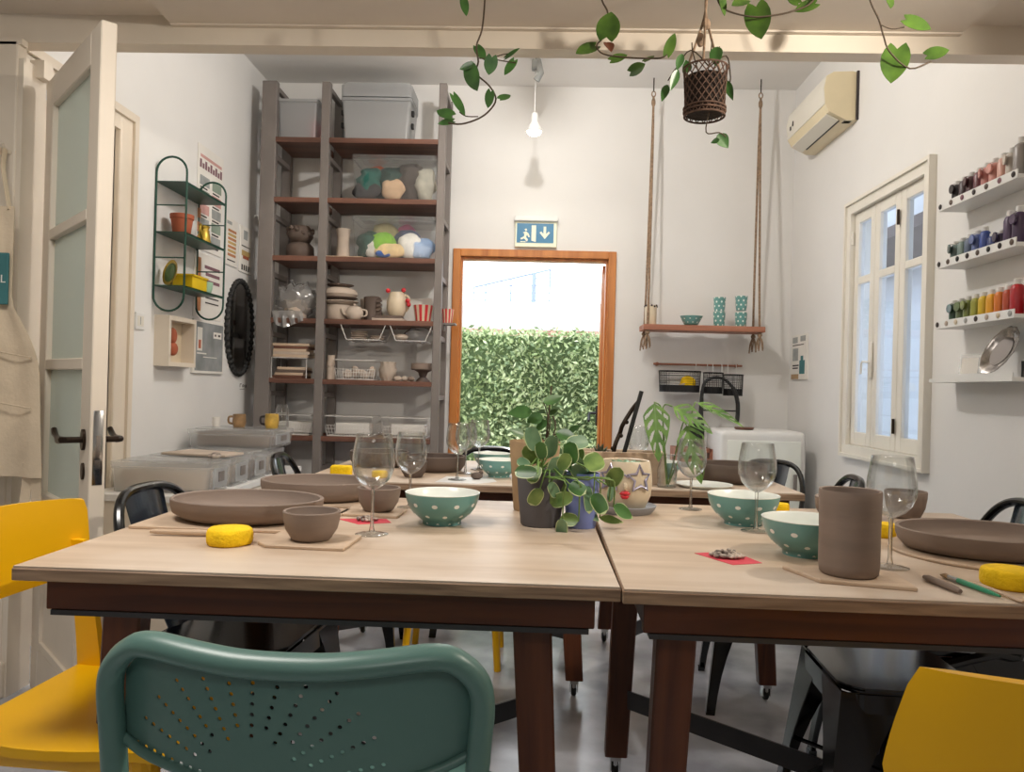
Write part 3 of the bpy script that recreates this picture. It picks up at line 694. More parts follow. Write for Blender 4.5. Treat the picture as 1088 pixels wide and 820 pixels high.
KRAFT_L = [((-0.011, 2.05, 1.02), (-0.075, 2.033, 1.013), 0.037), ((0.018, 2.072, 1.007), (-0.024, 2.067, 0.991), 0.038), ((0.02, 2.027, 1.044), (0.072, 2.054, 1.064), 0.027), ((0.057, 2.068, 0.963), (0.11, 2.041, 0.956), 0.035), ((-0.029, 2.063, 0.956), (-0.072, 2.048, 0.971), 0.025), ((0.035, 2.128, 1.011), (0.061, 2.101, 1.028), 0.015), ((0.03, 2.063, 0.996), (0.0, 2.072, 0.968), 0.023), ((0.09, 2.09, 0.966), (0.119, 2.074, 0.986), 0.02)]
VINE_A = [((-0.243, 2.234, 2.208), (-0.231, 2.219, 2.152), 0.024), ((-0.203, 2.279, 2.088), (-0.178, 2.257, 2.041), 0.03), ((-0.114, 2.236, 2.04), (-0.074, 2.209, 2.057), 0.016), ((-0.154, 2.221, 2.034), (-0.163, 2.23, 1.987), 0.038), ((-0.092, 2.269, 2.045), (-0.118, 2.244, 1.993), 0.025), ((-0.222, 2.253, 2.017), (-0.194, 2.228, 1.94), 0.047), ((-0.214, 2.247, 2.023), (-0.251, 2.258, 2.014), 0.022), ((-0.155, 2.229, 1.937), (-0.164, 2.249, 1.898), 0.033), ((-0.127, 2.214, 1.911), (-0.098, 2.235, 1.931), 0.027), ((-0.269, 2.276, 1.942), (-0.23, 2.246, 1.874), 0.025), ((-0.266, 2.216, 1.861), (-0.313, 2.243, 1.886), 0.035), ((-0.27, 2.28, 1.868), (-0.314, 2.278, 1.859), 0.022)]
VINE_B = [((0.173, 2.206, 2.089), (0.186, 2.222, 2.171), 0.065), ((0.143, 2.235, 2.076), (0.087, 2.216, 2.046), 0.043), ((0.189, 2.215, 2.027), (0.235, 2.22, 2.046), 0.027), ((0.245, 2.206, 1.991), (0.282, 2.181, 2.005), 0.032), ((0.344, 2.192, 2.038), (0.365, 2.192, 2.098), 0.029), ((0.286, 2.229, 2.032), (0.317, 2.251, 2.058), 0.016)]
VINE_DRY = [((0.175, 2.233, 2.086), (0.188, 2.207, 2.049), 0.033)]
BASKET_L = [((0.352, 2.222, 1.961), (0.334, 2.204, 1.908), 0.022), ((0.381, 2.159, 2.023), (0.367, 2.163, 1.98), 0.021), ((0.478, 2.175, 2.051), (0.475, 2.155, 1.99), 0.034), ((0.373, 2.178, 1.988), (0.353, 2.181, 1.929), 0.024), ((0.527, 2.26, 1.992), (0.544, 2.239, 1.928), 0.022), ((0.504, 2.246, 1.829), (0.536, 2.249, 1.793), 0.038), ((0.407, 2.206, 1.992), (0.397, 2.192, 2.023), 0.024), ((0.498, 2.192, 1.797), (0.476, 2.204, 1.792), 0.016)]
VINE_C = [((0.49, 2.186, 2.202), (0.506, 2.207, 2.155), 0.032), ((0.566, 2.21, 2.201), (0.519, 2.18, 2.171), 0.032), ((0.598, 2.222, 2.189), (0.614, 2.215, 2.095), 0.07), ((0.756, 2.195, 2.186), (0.701, 2.205, 2.169), 0.043), ((0.703, 2.177, 2.178), (0.675, 2.19, 2.203), 0.024)]
VINE_D = [((0.973, 2.228, 2.229), (0.97, 2.206, 2.181), 0.03), ((1.012, 2.2, 2.146), (1.073, 2.183, 2.113), 0.04), ((0.999, 2.222, 2.073), (0.979, 2.211, 1.973), 0.073), ((1.082, 2.218, 2.054), (1.134, 2.202, 2.064), 0.046)]
STEM_A = [(-0.184, 2.25, 2.283), (-0.182, 2.25, 2.214), (-0.188, 2.25, 2.131), (-0.203, 2.25, 2.081), (-0.196, 2.25, 2.034), (-0.201, 2.25, 1.998), (-0.161, 2.25, 1.96), (-0.141, 2.25, 1.922), (-0.159, 2.25, 1.889), (-0.192, 2.25, 1.866), (-0.241, 2.25, 1.851), (-0.28, 2.25, 1.854)]
STEM_A2 = [(-0.197, 2.25, 2.043), (-0.158, 2.25, 2.043), (-0.119, 2.25, 2.038), (-0.086, 2.25, 2.033)]
STEM_A3 = [(-0.15, 2.25, 2.046), (-0.123, 2.25, 2.057), (-0.095, 2.25, 2.061)]
STEM_A4 = [(-0.192, 2.25, 1.872), (-0.228, 2.25, 1.874), (-0.248, 2.25, 1.887)]
STEM_B = [(0.149, 2.22, 2.27), (0.159, 2.22, 2.203), (0.177, 2.22, 2.165), (0.165, 2.22, 2.1), (0.147, 2.22, 2.072), (0.166, 2.22, 2.046), (0.231, 2.22, 2.036), (0.298, 2.22, 2.034), (0.339, 2.22, 2.04), (0.367, 2.22, 2.075)]
STEM_C = [(0.47, 2.2, 2.263), (0.488, 2.2, 2.191), (0.518, 2.2, 2.167), (0.584, 2.2, 2.152), (0.642, 2.2, 2.155), (0.695, 2.2, 2.166), (0.747, 2.2, 2.191), (0.771, 2.2, 2.258)]
STEM_D = [(0.897, 2.2, 2.267), (0.912, 2.2, 2.201), (0.939, 2.2, 2.148), (0.953, 2.2, 2.1), (0.97, 2.2, 2.055), (1.024, 2.2, 2.008), (1.081, 2.2, 2.028)]
STEM_D2 = [(0.945, 2.2, 2.13), (0.974, 2.2, 2.122), (1.01, 2.2, 2.128)]
STEM_K1 = [(0.024, 2.08, 0.86), (0.029, 2.08, 0.941), (0.037, 2.08, 1.038), (0.04, 2.08, 1.089)]
STEM_K2 = [(0.026, 2.08, 0.885), (0.054, 2.08, 0.975), (0.045, 2.08, 1.008)]
BASK_T1 = [(0.466, 2.2, 1.832), (0.456, 2.2, 1.803), (0.493, 2.2, 1.811), (0.509, 2.2, 1.806)]
BASK_T2 = [(0.382, 2.2, 1.981), (0.356, 2.2, 1.967), (0.341, 2.2, 1.94)]
BASK_T3 = [(0.504, 2.2, 1.977), (0.521, 2.2, 1.956), (0.527, 2.2, 1.929)]
# ------------------------------------------------------------------ pottery and tableware
TZ = 0.75
def flat_board(label, poly, z=TZ, th=0.007, m=None, cat='board', name='wooden_board', group=None):
    cx = sum(p[0] for p in poly)/len(poly); cy = sum(p[1] for p in poly)/len(poly)
    b = MB(); b.prism([(x-cx, y-cy) for x, y in poly], th)
    bmesh.ops.bevel(b.bm, geom=[e for e in b.bm.edges], offset=min(0.0015, th*0.3), segments=1, affect='EDGES')
    o = b.build(name, m or BOARD, None, 0, (cx, cy, z)); return tag(o, label, cat, group)
def disc(label, c, r, z=TZ, th=0.007):
    b = MB(); b.lathe([(0, 0), (r-0.002, 0), (r, 0.002), (r, th-0.002), (r-0.002, th), (0, th)], 48)
    return tag(b.build('wooden_board', BOARD, None, 40, (c[0], c[1], z)), label, 'board')
def clay_tray(label, c, R, h, base=0.85, m=None, z=TZ+0.008, sy=1.0, rz=0):
    b = MB(); r0 = R*base; t = 0.009
    b.lathe([(0, 0), (r0*0.9, 0), (r0, 0.004), (R*0.965, h*0.35), (R*0.995, h*0.65), (R, h*0.96), (R-0.003, h), (R-t, h-0.002), (R-t-0.003, h*0.6), (r0-0.004, 0.016), (r0*0.85, 0.012), (0, 0.012)], 64,
            wob=lambda a, zz: 0.006*math.sin(3*a+1)*zz/h)
    o = b.build('clay_dish', m or CLAY, None, 50, (c[0], c[1], z)); o.scale = (1, sy, 1); o.rotation_euler.z = rz
    return tag(o, label, 'dish', 'unfired clay dishes')
def clay_bowl(label, c, R, h, z=TZ+0.008, m=None):
    b = MB(); t = 0.006
    b.lathe([(0, 0), (R*0.62, 0), (R*0.70, 0.004), (R*0.90, h*0.38), (R*0.985, h*0.75), (R, h*0.97), (R-0.002, h), (R-t, h-0.001), (R-t-0.002, h*0.7), (R*0.86-t, h*0.38), (R*0.6, 0.010), (0, 0.007)], 48,
            wob=lambda a, zz: 0.008*math.sin(2*a+0.6)*zz/h)
    return tag(b.build('clay_bowl', m or CLAY, None, 50, (c[0], c[1], z)), label, 'bowl', 'small unfired clay bowls')
def teal_bowl(label, c, s=1.0, z=TZ):
    t = thing('dotted_bowl', label, 'bowl', (c[0], c[1], z), random.uniform(0, 6), 'teal polka dot bowls')
    b = MB(); b.lathe([(0, 0.004), (0.040, 0.004), (0.042, 0), (0.046, 0), (0.0465, 0.010), (0.054, 0.016), (0.069, 0.029), (0.0795, 0.045), (0.0862, 0.064), (0.0895, 0.083)], 56)
    b.build('outer_wall', ENAMEL, t, 60)
    i = MB(); i.lathe([(0.0895, 0.083), (0.0900, 0.0845), (0.0885, 0.085), (0.0865, 0.0835), (0.083, 0.066), (0.074, 0.044), (0.055, 0.024), (0.030, 0.014), (0, 0.012)], 56)
    i.build('inner_wall', ENAMELW, t, 60); t.scale = (s, s, s*0.90)
    return t
def wine_glass(label, c, s=1.0, z=TZ):
    t = thing('wine_glass', label, 'glass', (c[0], c[1], z), 0, 'clear wine glasses')
    w = 0.0013
    b = MB(); out = [(0.0045, 0.098), (0.012, 0.101), (0.026, 0.110), (0.038, 0.124), (0.045, 0.142), (0.0468, 0.158), (0.0455, 0.178), (0.042, 0.200), (0.0385, 0.221)]
    b.lathe(out+[(0.0381, 0.2216), (0.0375, 0.221)]+[(max(0.0, r-w), zz+0.0012) for r, zz in out[::-1][1:-1]]+[(0, 0.1015)], 48); b.build('bowl', GLASS, t, 70)
    st = MB(); st.lathe([(0.0065, 0.006), (0.0042, 0.020), (0.0036, 0.05), (0.0038, 0.08), (0.0048, 0.0985)], 16); st.build('stem', GLASSS, t, 70)
    f = MB(); f.lathe([(0, 0), (0.034, 0), (0.036, 0.001), (0.0355, 0.002), (0.024, 0.0035), (0.012, 0.0055), (0.0065, 0.0075)], 40); f.build('foot', GLASS, t, 70)
    t.scale = (s, s, s); return t
def sponge(label, c, r, h, z=TZ, sq=None):
    b = MB()
    if sq: b.box((0, 0, h/2), (sq, r, h), bevel=0.008, seg=3)
    else: b.lathe([(0, 0), (r*0.88, 0), (r*0.97, h*0.12), (r, h*0.3), (r, h*0.7), (r*0.96, h*0.9), (r*0.88, h), (0, h)], 40, wob=lambda a, zz: 0.02*math.sin(3*a)+0.012*math.sin(5*a+1))
    return tag(b.build('sponge', SPONGE, None, 50, (c[0], c[1], z)), label, 'sponge', 'yellow clay sponges')
def pebbles(label, c, n, z, r=0.03):
    t = thing('pebble_heap', label, 'pebbles', (c[0], c[1], z)); t['kind'] = 'stuff'
    m = MB()
    for i in range(n):
        a = random.uniform(0, 6.28); d = r*math.sqrt(random.random()); hh = 0.004+max(0, (0.014*(1-d/r))*random.random())
        m.ball((d*1.3*math.cos(a), d*math.sin(a), hh), (random.uniform(0.003, 0.006), random.uniform(0.003, 0.006), random.uniform(0.002, 0.004)), 7, 5, Rz(random.uniform(0, 3)))
    m.build('pebbles', PEB, t, 60); return t
# left front table
flat_board('large pale board under the big clay dish nearest the left table corner', [(-0.885, 1.66), (-0.49, 1.66), (-0.47, 1.98), (-0.85, 2.0), (-0.885, 1.96)])
clay_tray('large round grey clay dish, nearer of the two on the left table', (-0.672, 1.795), 0.176, 0.050, 0.84, sy=0.78)
flat_board('pale board under the clay dish farther back on the left table', [(-0.75, 2.04), (-0.45, 2.02), (-0.445, 2.23), (-0.75, 2.24)])
clay_tray('large round grey clay dish at the back of the left table, by the storage boxes', (-0.600, 2.150), 0.165, 0.053, 0.86, sy=0.78)
flat_board('pale board with a cut corner under the nearest small clay bowl', [(-0.530, 1.512), (-0.370, 1.504), (-0.365, 1.64), (-0.545, 1.655), (-0.556, 1.545)])
clay_bowl('small grey clay bowl on the cut-corner board, in front of the large dish', (-0.455, 1.575), 0.058, 0.060)
flat_board('pale board under the small clay bowl behind the left front wine glass', [(-0.485, 1.905), (-0.335, 1.895), (-0.33, 2.01), (-0.48, 2.02)])
clay_bowl('small grey clay bowl behind the left front wine glass', (-0.396, 1.965), 0.055, 0.06)
flat_board('red paper square behind the stem of the left front wine glass', [(-0.476, 1.865), (-0.41, 1.80), (-0.338, 1.835), (-0.36, 1.885)], TZ, 0.0008, REDPAP, 'paper', 'paper_square', 'red paper squares')
pebbles('little heap of dark pebbles on the red paper by the left front wine glass', (-0.402, 1.850), 45, TZ+0.001, 0.02)
wine_glass('wine glass standing nearest on the left table, beside the teal dotted bowl', (-0.354, 1.688))
wine_glass('wine glass on the left table behind the teal dotted bowl', (-0.334, 2.075), 0.92)
teal_bowl('teal bowl with white dots on the left table, between wine glass and plants', (-0.219, 1.852))
sponge('yellow sponge lying across a wooden tool on the left table', (-0.612, 1.540), 0.045, 0.033)
tl = thing('clay_tool', 'wooden clay tool with a red tip behind the yellow sponge', 'tool', (-0.70, 1.603, TZ+0.008), math.radians(1))
MB().tube([(-0.105, 0, 0), (-0.09, 0, 0), (0.0, 0, 0), (0.075, 0, 0)], [0.004, 0.0055, 0.0065, 0.006], 10).build('handle', BOARD, tl)
MB().tube([(0.075, 0, 0), (0.10, 0, 0), (0.112, 0, 0)], [0.0075, 0.0085, 0.006], 10).build('tip', REDPAP, tl)
# right front table
flat_board('pale board with cut corners under the tall clay vase', [(0.476, 1.484), (0.510, 1.380), (0.662, 1.342), (0.676, 1.45), (0.625, 1.505)])
vb = MB(); vb.lathe([(0, 0), (0.046, 0), (0.0505, 0.004), (0.0525, 0.02), (0.0525, 0.08), (0.0535, 0.130), (0.0545, 0.150), (0.0535, 0.154), (0.049, 0.153), (0.048, 0.14), (0.047, 0.02), (0, 0.012)], 56)
tag(vb.build('clay_vase', CLAY, None, 50, (0.580, 1.432, TZ+0.007)), 'tall cylindrical grey clay vase on a pale board, front of the right table', 'vase')
teal_bowl('teal bowl with white dots half hidden by the tall clay vase', (0.570, 1.628))
teal_bowl('teal bowl with white dots behind the middle wine glass, right table', (0.535, 1.985))
wine_glass('wine glass standing before a teal bowl at the middle of the right table', (0.538, 1.880), 0.965)
wine_glass('wine glass beside the tall clay vase, largest and nearest on the right', (0.700, 1.532), 0.98)
wine_glass('wine glass on the right table just below the hanging monstera leaf', (0.446, 2.205), 0.90)
flat_board('red paper square with speckled pebbles on the right table', [(0.334, 1.600), (0.388, 1.502), (0.452, 1.528), (0.420, 1.632)], TZ, 0.0008, REDPAP, 'paper', 'paper_square', 'red paper squares')
pebbles('heap of speckled pale and dark pebbles on red paper before the teal bowls', (0.394, 1.572), 90, TZ+0.001, 0.025)
disc('round pale board under the large clay dish on the right table', (0.972, 1.690), 0.190)
clay_tray('large round grey clay dish at the right edge of the photo', (0.972, 1.690), 0.180, 0.046, 0.90, sy=0.80)
clay_tray('low grey clay dish behind the tall vase, at the back of the right table', (0.868, 2.16), 0.085, 0.055, 0.86, z=TZ)
clay_bowl('grey clay bowl seen through the wine glass beside the tall vase', (1.035, 2.18), 0.055, 0.075, TZ)
sponge('yellow sponge by the low clay dish, seen right of the middle wine glass', (0.692, 2.185), 0.025, 0.028)
sponge('yellow sponge peeping out between the tall vase and the wine glass', (0.835, 1.87), 0.032, 0.032)
sponge('yellow sponge at the right front corner of the right table', (0.852, 1.402), 0.046, 0.033)
cs = MB(); cs.tube([(-0.05, 0, 0.006), (-0.035, 0, 0.0065), (0.04, 0, 0.0065), (0.052, 0, 0.006)], [0.0035, 0.0062, 0.0062, 0.004], 8)
o = cs.build('modelling_stick', CLAY, None, 60, (0.722, 1.383, TZ)); o.rotation_euler.z = math.radians(-84); tag(o, 'short grey modelling stick lying left of the green brush', 'tool')
br = thing('paint_brush', 'green paint brush lying near the right front table edge', 'brush', (0.772, 1.385, TZ+0.0055), math.radians(97))
MB().tube([(-0.075, 0, 0), (-0.05, 0, 0), (0.02, 0, 0), (0.03, 0, 0)], [0.002, 0.0042, 0.0052, 0.0045], 10).build('handle', mat('green_lacquer', '#2f8f6a', 0.3), br)
MB().tube([(0.03, 0, 0), (0.055, 0, 0)], [0.0046, 0.0046], 10).build('ferrule', CHROME, br)
MB().tube([(0.055, 0, 0), (0.065, 0, 0), (0.08, 0, -0.002)], [0.0045, 0.005, 0.001], 8).build('bristles', CARD, br)
ws = MB(); ws.tube([(-0.065, 0, 0.005), (-0.05, 0, 0.006), (0.03, 0, 0.005), (0.05, 0, 0.004), (0.062, 0, 0.0035)], [0.003, 0.005, 0.004, 0.007, 0.004], 8, flat=(0.6, 1))
o = ws.build('wooden_spatula', BOARD, None, 60, (0.796, 1.347, TZ)); o.rotation_euler.z = math.radians(-82); tag(o, 'wooden spatula lying between the green brush and the yellow sponge', 'tool')
# back tables
sponge('yellow sponge block standing at the near left edge of the back table', (-0.675, 2.68), 0.045, 0.044, sq=0.072)
sponge('small yellow sponge on the back table, seen past the left wine glass', (-0.548, 2.72), 0.028, 0.024)
clay_tray('dark clay dish on the back left table near the bookcase', (-0.63, 3.12), 0.12, 0.062, 0.86, CLAYD, TZ)
clay_tray('dark clay dish on the back table beside the row of wine glasses', (-0.385, 3.01), 0.115, 0.060, 0.86, CLAYD, TZ)
clay_bowl('small dark clay bowl at the near edge of the back table', (-0.435, 2.77), 0.048, 0.058, TZ, CLAYD)
flat_board('thin white plastic sheet under the glasses on the back table', [(-0.34, 2.64), (-0.19, 2.63), (-0.13, 2.70), (-0.15, 2.80), (-0.32, 2.82)], TZ, 0.001, WHITEP, 'sheet', 'plastic_sheet')
lc = MB(); lc.ball((0, 0, 0.012), (0.022, 0.018, 0.013), 10, 8); lc.ball((0.014, 0.004, 0.022), 0.009, 8, 6); tag(lc.build('clay_lump', CLAYD, None, 60, (-0.205, 2.755, TZ+0.001)), 'dark lump of clay on the white plastic sheet', 'clay')
wine_glass('wine glass on the white plastic sheet, front of the back table row', (-0.272, 2.72), 0.90, TZ+0.001)
wine_glass('wine glass second in the back row, behind the one on the plastic sheet', (-0.262, 2.93), 0.88)
wine_glass('wine glass farthest back, standing before the hedge in the doorway', (-0.222, 3.08), 0.90)
wine_glass('wine glass behind the star-eyed pot, mostly hidden by monstera leaves', (0.392, 2.95), 0.90)
teal_bowl('teal dotted bowl on the back table just left of the plants', (-0.130, 2.86), 0.86)
teal_bowl('teal dotted bowl farther back, rim showing above another teal bowl', (-0.175, 3.14), 0.84)
teal_bowl('teal dotted bowl behind the monstera on the back table', (0.485, 2.98), 0.86)
clay_tray('wide dark clay dish on the back right table, before the wooden stand', (0.745, 2.94), 0.13, 0.07, 0.9, CLAYD, TZ)
fb = MB(); fb.lathe([(0, 0), (0.078, 0), (0.098, 0.008), (0.100, 0.012), (0.078, 0.006), (0, 0.005)], 40); tag(fb.build('white_plate', ENAMELW, None, 50, (0.60, 2.74, TZ)), 'white plate on the back table next to the wide dark dish', 'plate')
# ------------------------------------------------------------------ potted plants on the tables
def pot(root, name, prof, m, o=(0, 0, 0), n=40): return MB().lathe(prof, n, o).build(name, m, root, 50)
def leaves_part(root, L, m, kind, name='leaves', cup=0.12, off=(0, 0, 0), stems=None, n=7):
    b = MB()
    for bs, tp, wd in L:
        bs = V(*bs)-V(*off); tp = V(*tp)-V(*off)
        b.leaf(bs, tp, wd, (random.uniform(-0.4, 0.4), -1, random.uniform(0.1, 0.7)), kind, cup, random.uniform(0, 0.06), n)
    return b.build(name, m, root, 70)
vp = thing('potted_plant', 'grey slate pot with a round-leaved variegated plant at the table seam', 'plant', (0.018, 1.875, TZ))
pot(vp, 'pot', [(0, 0), (0.044, 0), (0.048, 0.004), (0.055, 0.07), (0.060, 0.128), (0.0605, 0.133), (0.056, 0.133), (0.054, 0.12), (0.05, 0.116)], SLATE)
pot(vp, 'soil', [(0.0545, 0.118), (0.04, 0.122), (0, 0.124)], SOIL)
o3 = (0.018, 1.875, TZ)
hv = [l for i, l in enumerate(PEP_L) if i % 3 == 0]; hw = [l for i, l in enumerate(PEP_L) if i % 3 == 1]; hx2 = [l for i, l in enumerate(PEP_L) if i % 3 == 2]
b = MB()
for i, (bs, tp, wd) in enumerate(PEP_L+TRAIL_L):
    b.mi = (0, 1, 0, 2, 1)[i % 5]
    kd = 'round' if i < len(PEP_L) else 'ovate'
    b.leaf(V(*bs)-V(*o3), V(*tp)-V(*o3), wd*1.12, (random.uniform(-0.4, 0.4), -1, random.uniform(0.2, 0.7)), kd, 0.14, 0.03, 10, 0.0012, edge=3)
b.build('leaves', [LEAFV, LEAFY, LEAFD, PALEEDGE], vp, 70)
b = MB()
for i, (bs, tp, wd) in enumerate(PEP_L+TRAIL_L):
    p0 = V(random.uniform(-0.035, 0.035), random.uniform(-0.03, 0.03), 0.12); p1 = V(*bs)-V(*o3)
    if p1.z < 0.09: mid = V(p1.x*0.8+0.01, p1.y-0.03 if p1.y < 0 else -0.055, 0.125); mid2 = V(p1.x, p1.y-0.008, p1.z+0.05)
    else: mid = (p0+p1)/2+V(0, 0, 0.03); mid2 = p1*0.8+p0*0.2+V(0, 0, 0.015)
    b.tube(smoothpath([p0, mid, mid2, p1], 3), 0.0019, 6)
b.build('stems', STEMG, vp, 60)
lp = thing('flower_pot', 'lavender blue pot tucked behind the trailing leaves', 'pot', (0.116, 1.868, TZ))
pot(lp, 'pot', [(0, 0), (0.034, 0), (0.036, 0.003), (0.041, 0.07), (0.043, 0.128), (0.0435, 0.131), (0.040, 0.131), (0.038, 0.11)], LAV)
pot(lp, 'soil', [(0.0388, 0.112), (0.02, 0.116), (0, 0.118)], SOIL)
b = MB()
for a in range(7):
    t_ = a*0.9; b.leaf((0.012*math.cos(t_), 0.012*math.sin(t_), 0.115), (0.05*math.cos(t_), 0.05*math.sin(t_), 0.15+0.012*(a % 3)), 0.026, (0, 0, 1), 'ovate', 0.2, 0.02, 6, 0.001)
b.build('leaves', LEAFV, lp, 70)
fp = thing('face_pot', 'cream face pot with star glasses and red lips on a saucer', 'pot', (0.250, 2.120, TZ+0.012))
pot(fp, 'pot', [(0, 0), (0.050, 0), (0.056, 0.004), (0.069, 0.035), (0.073, 0.07), (0.070, 0.105), (0.066, 0.127), (0.064, 0.130), (0.060, 0.128), (0.060, 0.11)], FACE)
pot(fp, 'soil', [(0.0605, 0.112), (0.03, 0.114), (0, 0.115)], SOIL)
def rf(z): return 0.0735-0.010*max(0, (z-0.07)/0.06)-0.004*max(0, (0.05-z)/0.05)
def onpot(a, z, off=0.0): r = rf(z)+off; return V(r*math.sin(a), -r*math.cos(a), z)
for a0 in (-0.72, 0.45):
    s = MB(); pts = []
    for k in range(10):
        q = 0.036 if k % 2 == 0 else 0.017; an = PI/2+k*PI/5
        pts.append(onpot(a0+q*math.cos(an)/0.072, 0.086+q*math.sin(an), 0.003))
    s.tube(pts, 0.0042, 6, closed=True); s.build('star_frame', STARB, fp, 60)
s = MB(); s.tube([onpot(-0.26+0.05*i, 0.094+0.003*math.sin(i), 0.002) for i in range(7)], 0.003, 6); s.build('bridge', STARB, fp, 60)
s = MB()
for dz, k in ((0.0055, 1.0), (-0.005, 0.8)):
    s.tube([onpot(-0.12+x*0.19*k, 0.043+dz*(1-0.4*abs(x)), 0.002) for x in (-1, -0.5, 0, 0.5, 1)], [0.001, 0.0065, 0.0055, 0.0065, 0.001], 8)
s.build('lips', LIPS, fp, 60)
s = MB(); s.ball(onpot(-0.12, 0.066, 0.002), (0.006, 0.008, 0.011), 10, 8); s.build('nose', FACE, fp, 60)
b = MB()
for a in range(9):
    t_ = a*0.7; b.leaf((0.015*math.cos(t_), 0.015*math.sin(t_), 0.113), (0.04*math.cos(t_), 0.04*math.sin(t_), 0.126), 0.02, (0, 0, 1), 'ovate', 0.3, 0.0, 5, 0.003)
b.build('succulent', LEAFV, fp, 70)
sc = MB(); sc.lathe([(0, 0), (0.072, 0), (0.082, 0.012), (0.086, 0.021), (0.083, 0.022), (0.075, 0.014), (0.066, 0.012), (0, 0.012)], 44)
tag(sc.build('saucer', SAUCER, None, 50, (0.250, 2.120, TZ)), 'grey blue saucer under the cream face pot', 'saucer')
kp = thing('potted_pothos', 'kraft brown pot with tall speckled leaves behind the slate pot', 'plant', (0.0, 2.105, TZ))
pot(kp, 'pot', [(0, 0), (0.052, 0), (0.054, 0.003), (0.062, 0.10), (0.070, 0.185), (0.068, 0.188), (0.065, 0.18), (0.060, 0.15)], CARD)
pot(kp, 'soil', [(0.0602, 0.15), (0.03, 0.155), (0, 0.157)], SOIL)
o4 = (0.0, 2.105, TZ)
leaves_part(kp, KRAFT_L, LEAFD, 'ovate', off=o4)
b = MB()
for S in (STEM_K1, STEM_K2): b.tube(smoothpath([(0.02, 0, 0.15)]+[V(*p)-V(*o4) for p in S], 3), 0.0022, 6)
for bs, tp, wd in KRAFT_L[2:]:
    p1 = V(*bs)-V(*o4); b.tube(smoothpath([V(0.032, -0.02, 0.18+0.02*random.random()), p1*0.6+V(0.02, 0, 0.08), p1], 3), 0.0015, 6)
b.build('stems', STEM, kp, 60)
# open wooden planter with a dark succulent, a twisted stick and a black rod
cr = thing('wooden_planter', 'shallow pale wooden planter box behind the star-eyed pot', 'planter', (0.315, 2.83, TZ))
b = MB(); b.span((-0.155, -0.07, 0), (0.155, -0.06, 0.112), bevel=0.002).span((-0.155, 0.06, 0), (0.155, 0.07, 0.112), bevel=0.002).span((-0.155, -0.0599, 0), (-0.145, 0.0599, 0.112)).span((0.145, -0.0599, 0), (0.155, 0.0599, 0.112)).span((-0.145, -0.06, 0), (0.145, 0.06, 0.01)); b.build('box', BOARD, cr, 0)
MB().span((-0.145, -0.06, 0.01), (0.145, 0.06, 0.082)).build('soil', SOIL, cr, 0)
b = MB()
for ring, (rn, rr_, hh) in enumerate(((8, 0.045, 0.105), (6, 0.030, 0.125), (4, 0.014, 0.135))):
    for a in range(rn):
        t_ = a*2*PI/rn+ring*0.4; b.leaf((-0.075+0.006*math.cos(t_), 0.006*math.sin(t_), 0.085), (-0.075+rr_*math.cos(t_), rr_*math.sin(t_), hh), 0.022, (0, 0, 1), 'ovate', 0.35, 0, 5, 0.003)
b.build('succulent', mat('dark_succulent', '#4b4440', 0.5, var=0.15, scale=30, h2='#6a7558'), cr, 70)
tw = MB(); tw.tube(smoothpath([(0.0, 0, 0.08), (0.008, 0, 0.13), (0.026, 0.01, 0.175), (0.034, 0, 0.205), (0.066, 0.004, 0.26), (0.088, 0, 0.29)], 4), [0.008]*21, 8)
for z_, s_ in ((0.118, -1), (0.165, 1), (0.215, 1)): tw.ball((0.005+0.38*(z_-0.118)+s_*0.006, 0, z_), 0.008, 8, 6)
tag(tw.build('twisted_stick', BRASSD, None, 60, (0.285, 2.83, TZ+0.002)), 'dark knobbly stick standing in the wooden planter', 'stick')
rd = MB(); rd.tube([(-0.018, 0, 0.08), (0.045, 0, 0.33)], 0.008, 10); tag(rd.build('black_rod', BLACKM, None, 60, (0.335, 2.80, TZ+0.002)), 'straight black rod leaning up out of the wooden planter', 'rod')
# monstera cutting in a small glass jar
mo = thing('monstera_cutting', 'monstera cutting with holed leaves in a small glass jar', 'plant', (0.462, 2.70, TZ))
MB().lathe([(0, 0), (0.030, 0), (0.033, 0.004), (0.035, 0.06), (0.026, 0.09), (0.025, 0.11), (0.028, 0.115), (0.026, 0.115), (0.023, 0.11), (0.024, 0.09), (0.033, 0.06), (0.031, 0.006), (0, 0.004)], 32).build('jar', GLASS, mo, 60)
def monstera_leaf(bs, tp, wd, up, bend=0.15):
    bs, tp = V(*bs), V(*tp); d = tp-bs; L = d.length; t = d/L; sd = t.cross(V(*up)).normalized(); nn = sd.cross(t)
    m = MB(); NU, NV = 48, 16
    def prof(x): return (min(1, x/0.22)**0.6*(1-max(0, (x-0.22)/0.78)**1.7))**0.9
    def P(x, s): w = max(0.01, prof(x))*wd/2; return bs+t*(L*x)+sd*(w*s)+nn*(0.22*abs(s)*w)-V(0, 0, bend*L*x*x*0.6)+t*(0.05*L*abs(s))
    vv = {}
    def vert(i, j):
        if (i, j) not in vv: vv[(i, j)] = m.bm.verts.new(P(i/NU, j/NV))
        return vv[(i, j)]
    for i in range(NU):
        for j in range(-NV, NV):
            a = (abs(j) if j >= 0 else abs(j+1)); x = (i+0.5)/NU
            q = (i-a*0.62) % 9.5-4.0; s_ = (a-8.2)/5.6
            hole = abs(s_) < 1 and abs(q) < 1.9*math.sqrt(1-s_*s_)+0.2 and 0.10 < x-a*0.004 < 0.86
            if hole: continue
            m._f([vert(i, j), vert(i+1, j), vert(i+1, j+1), vert(i, j+1)])
    return m
ofs = V(0.462, 2.70, TZ)
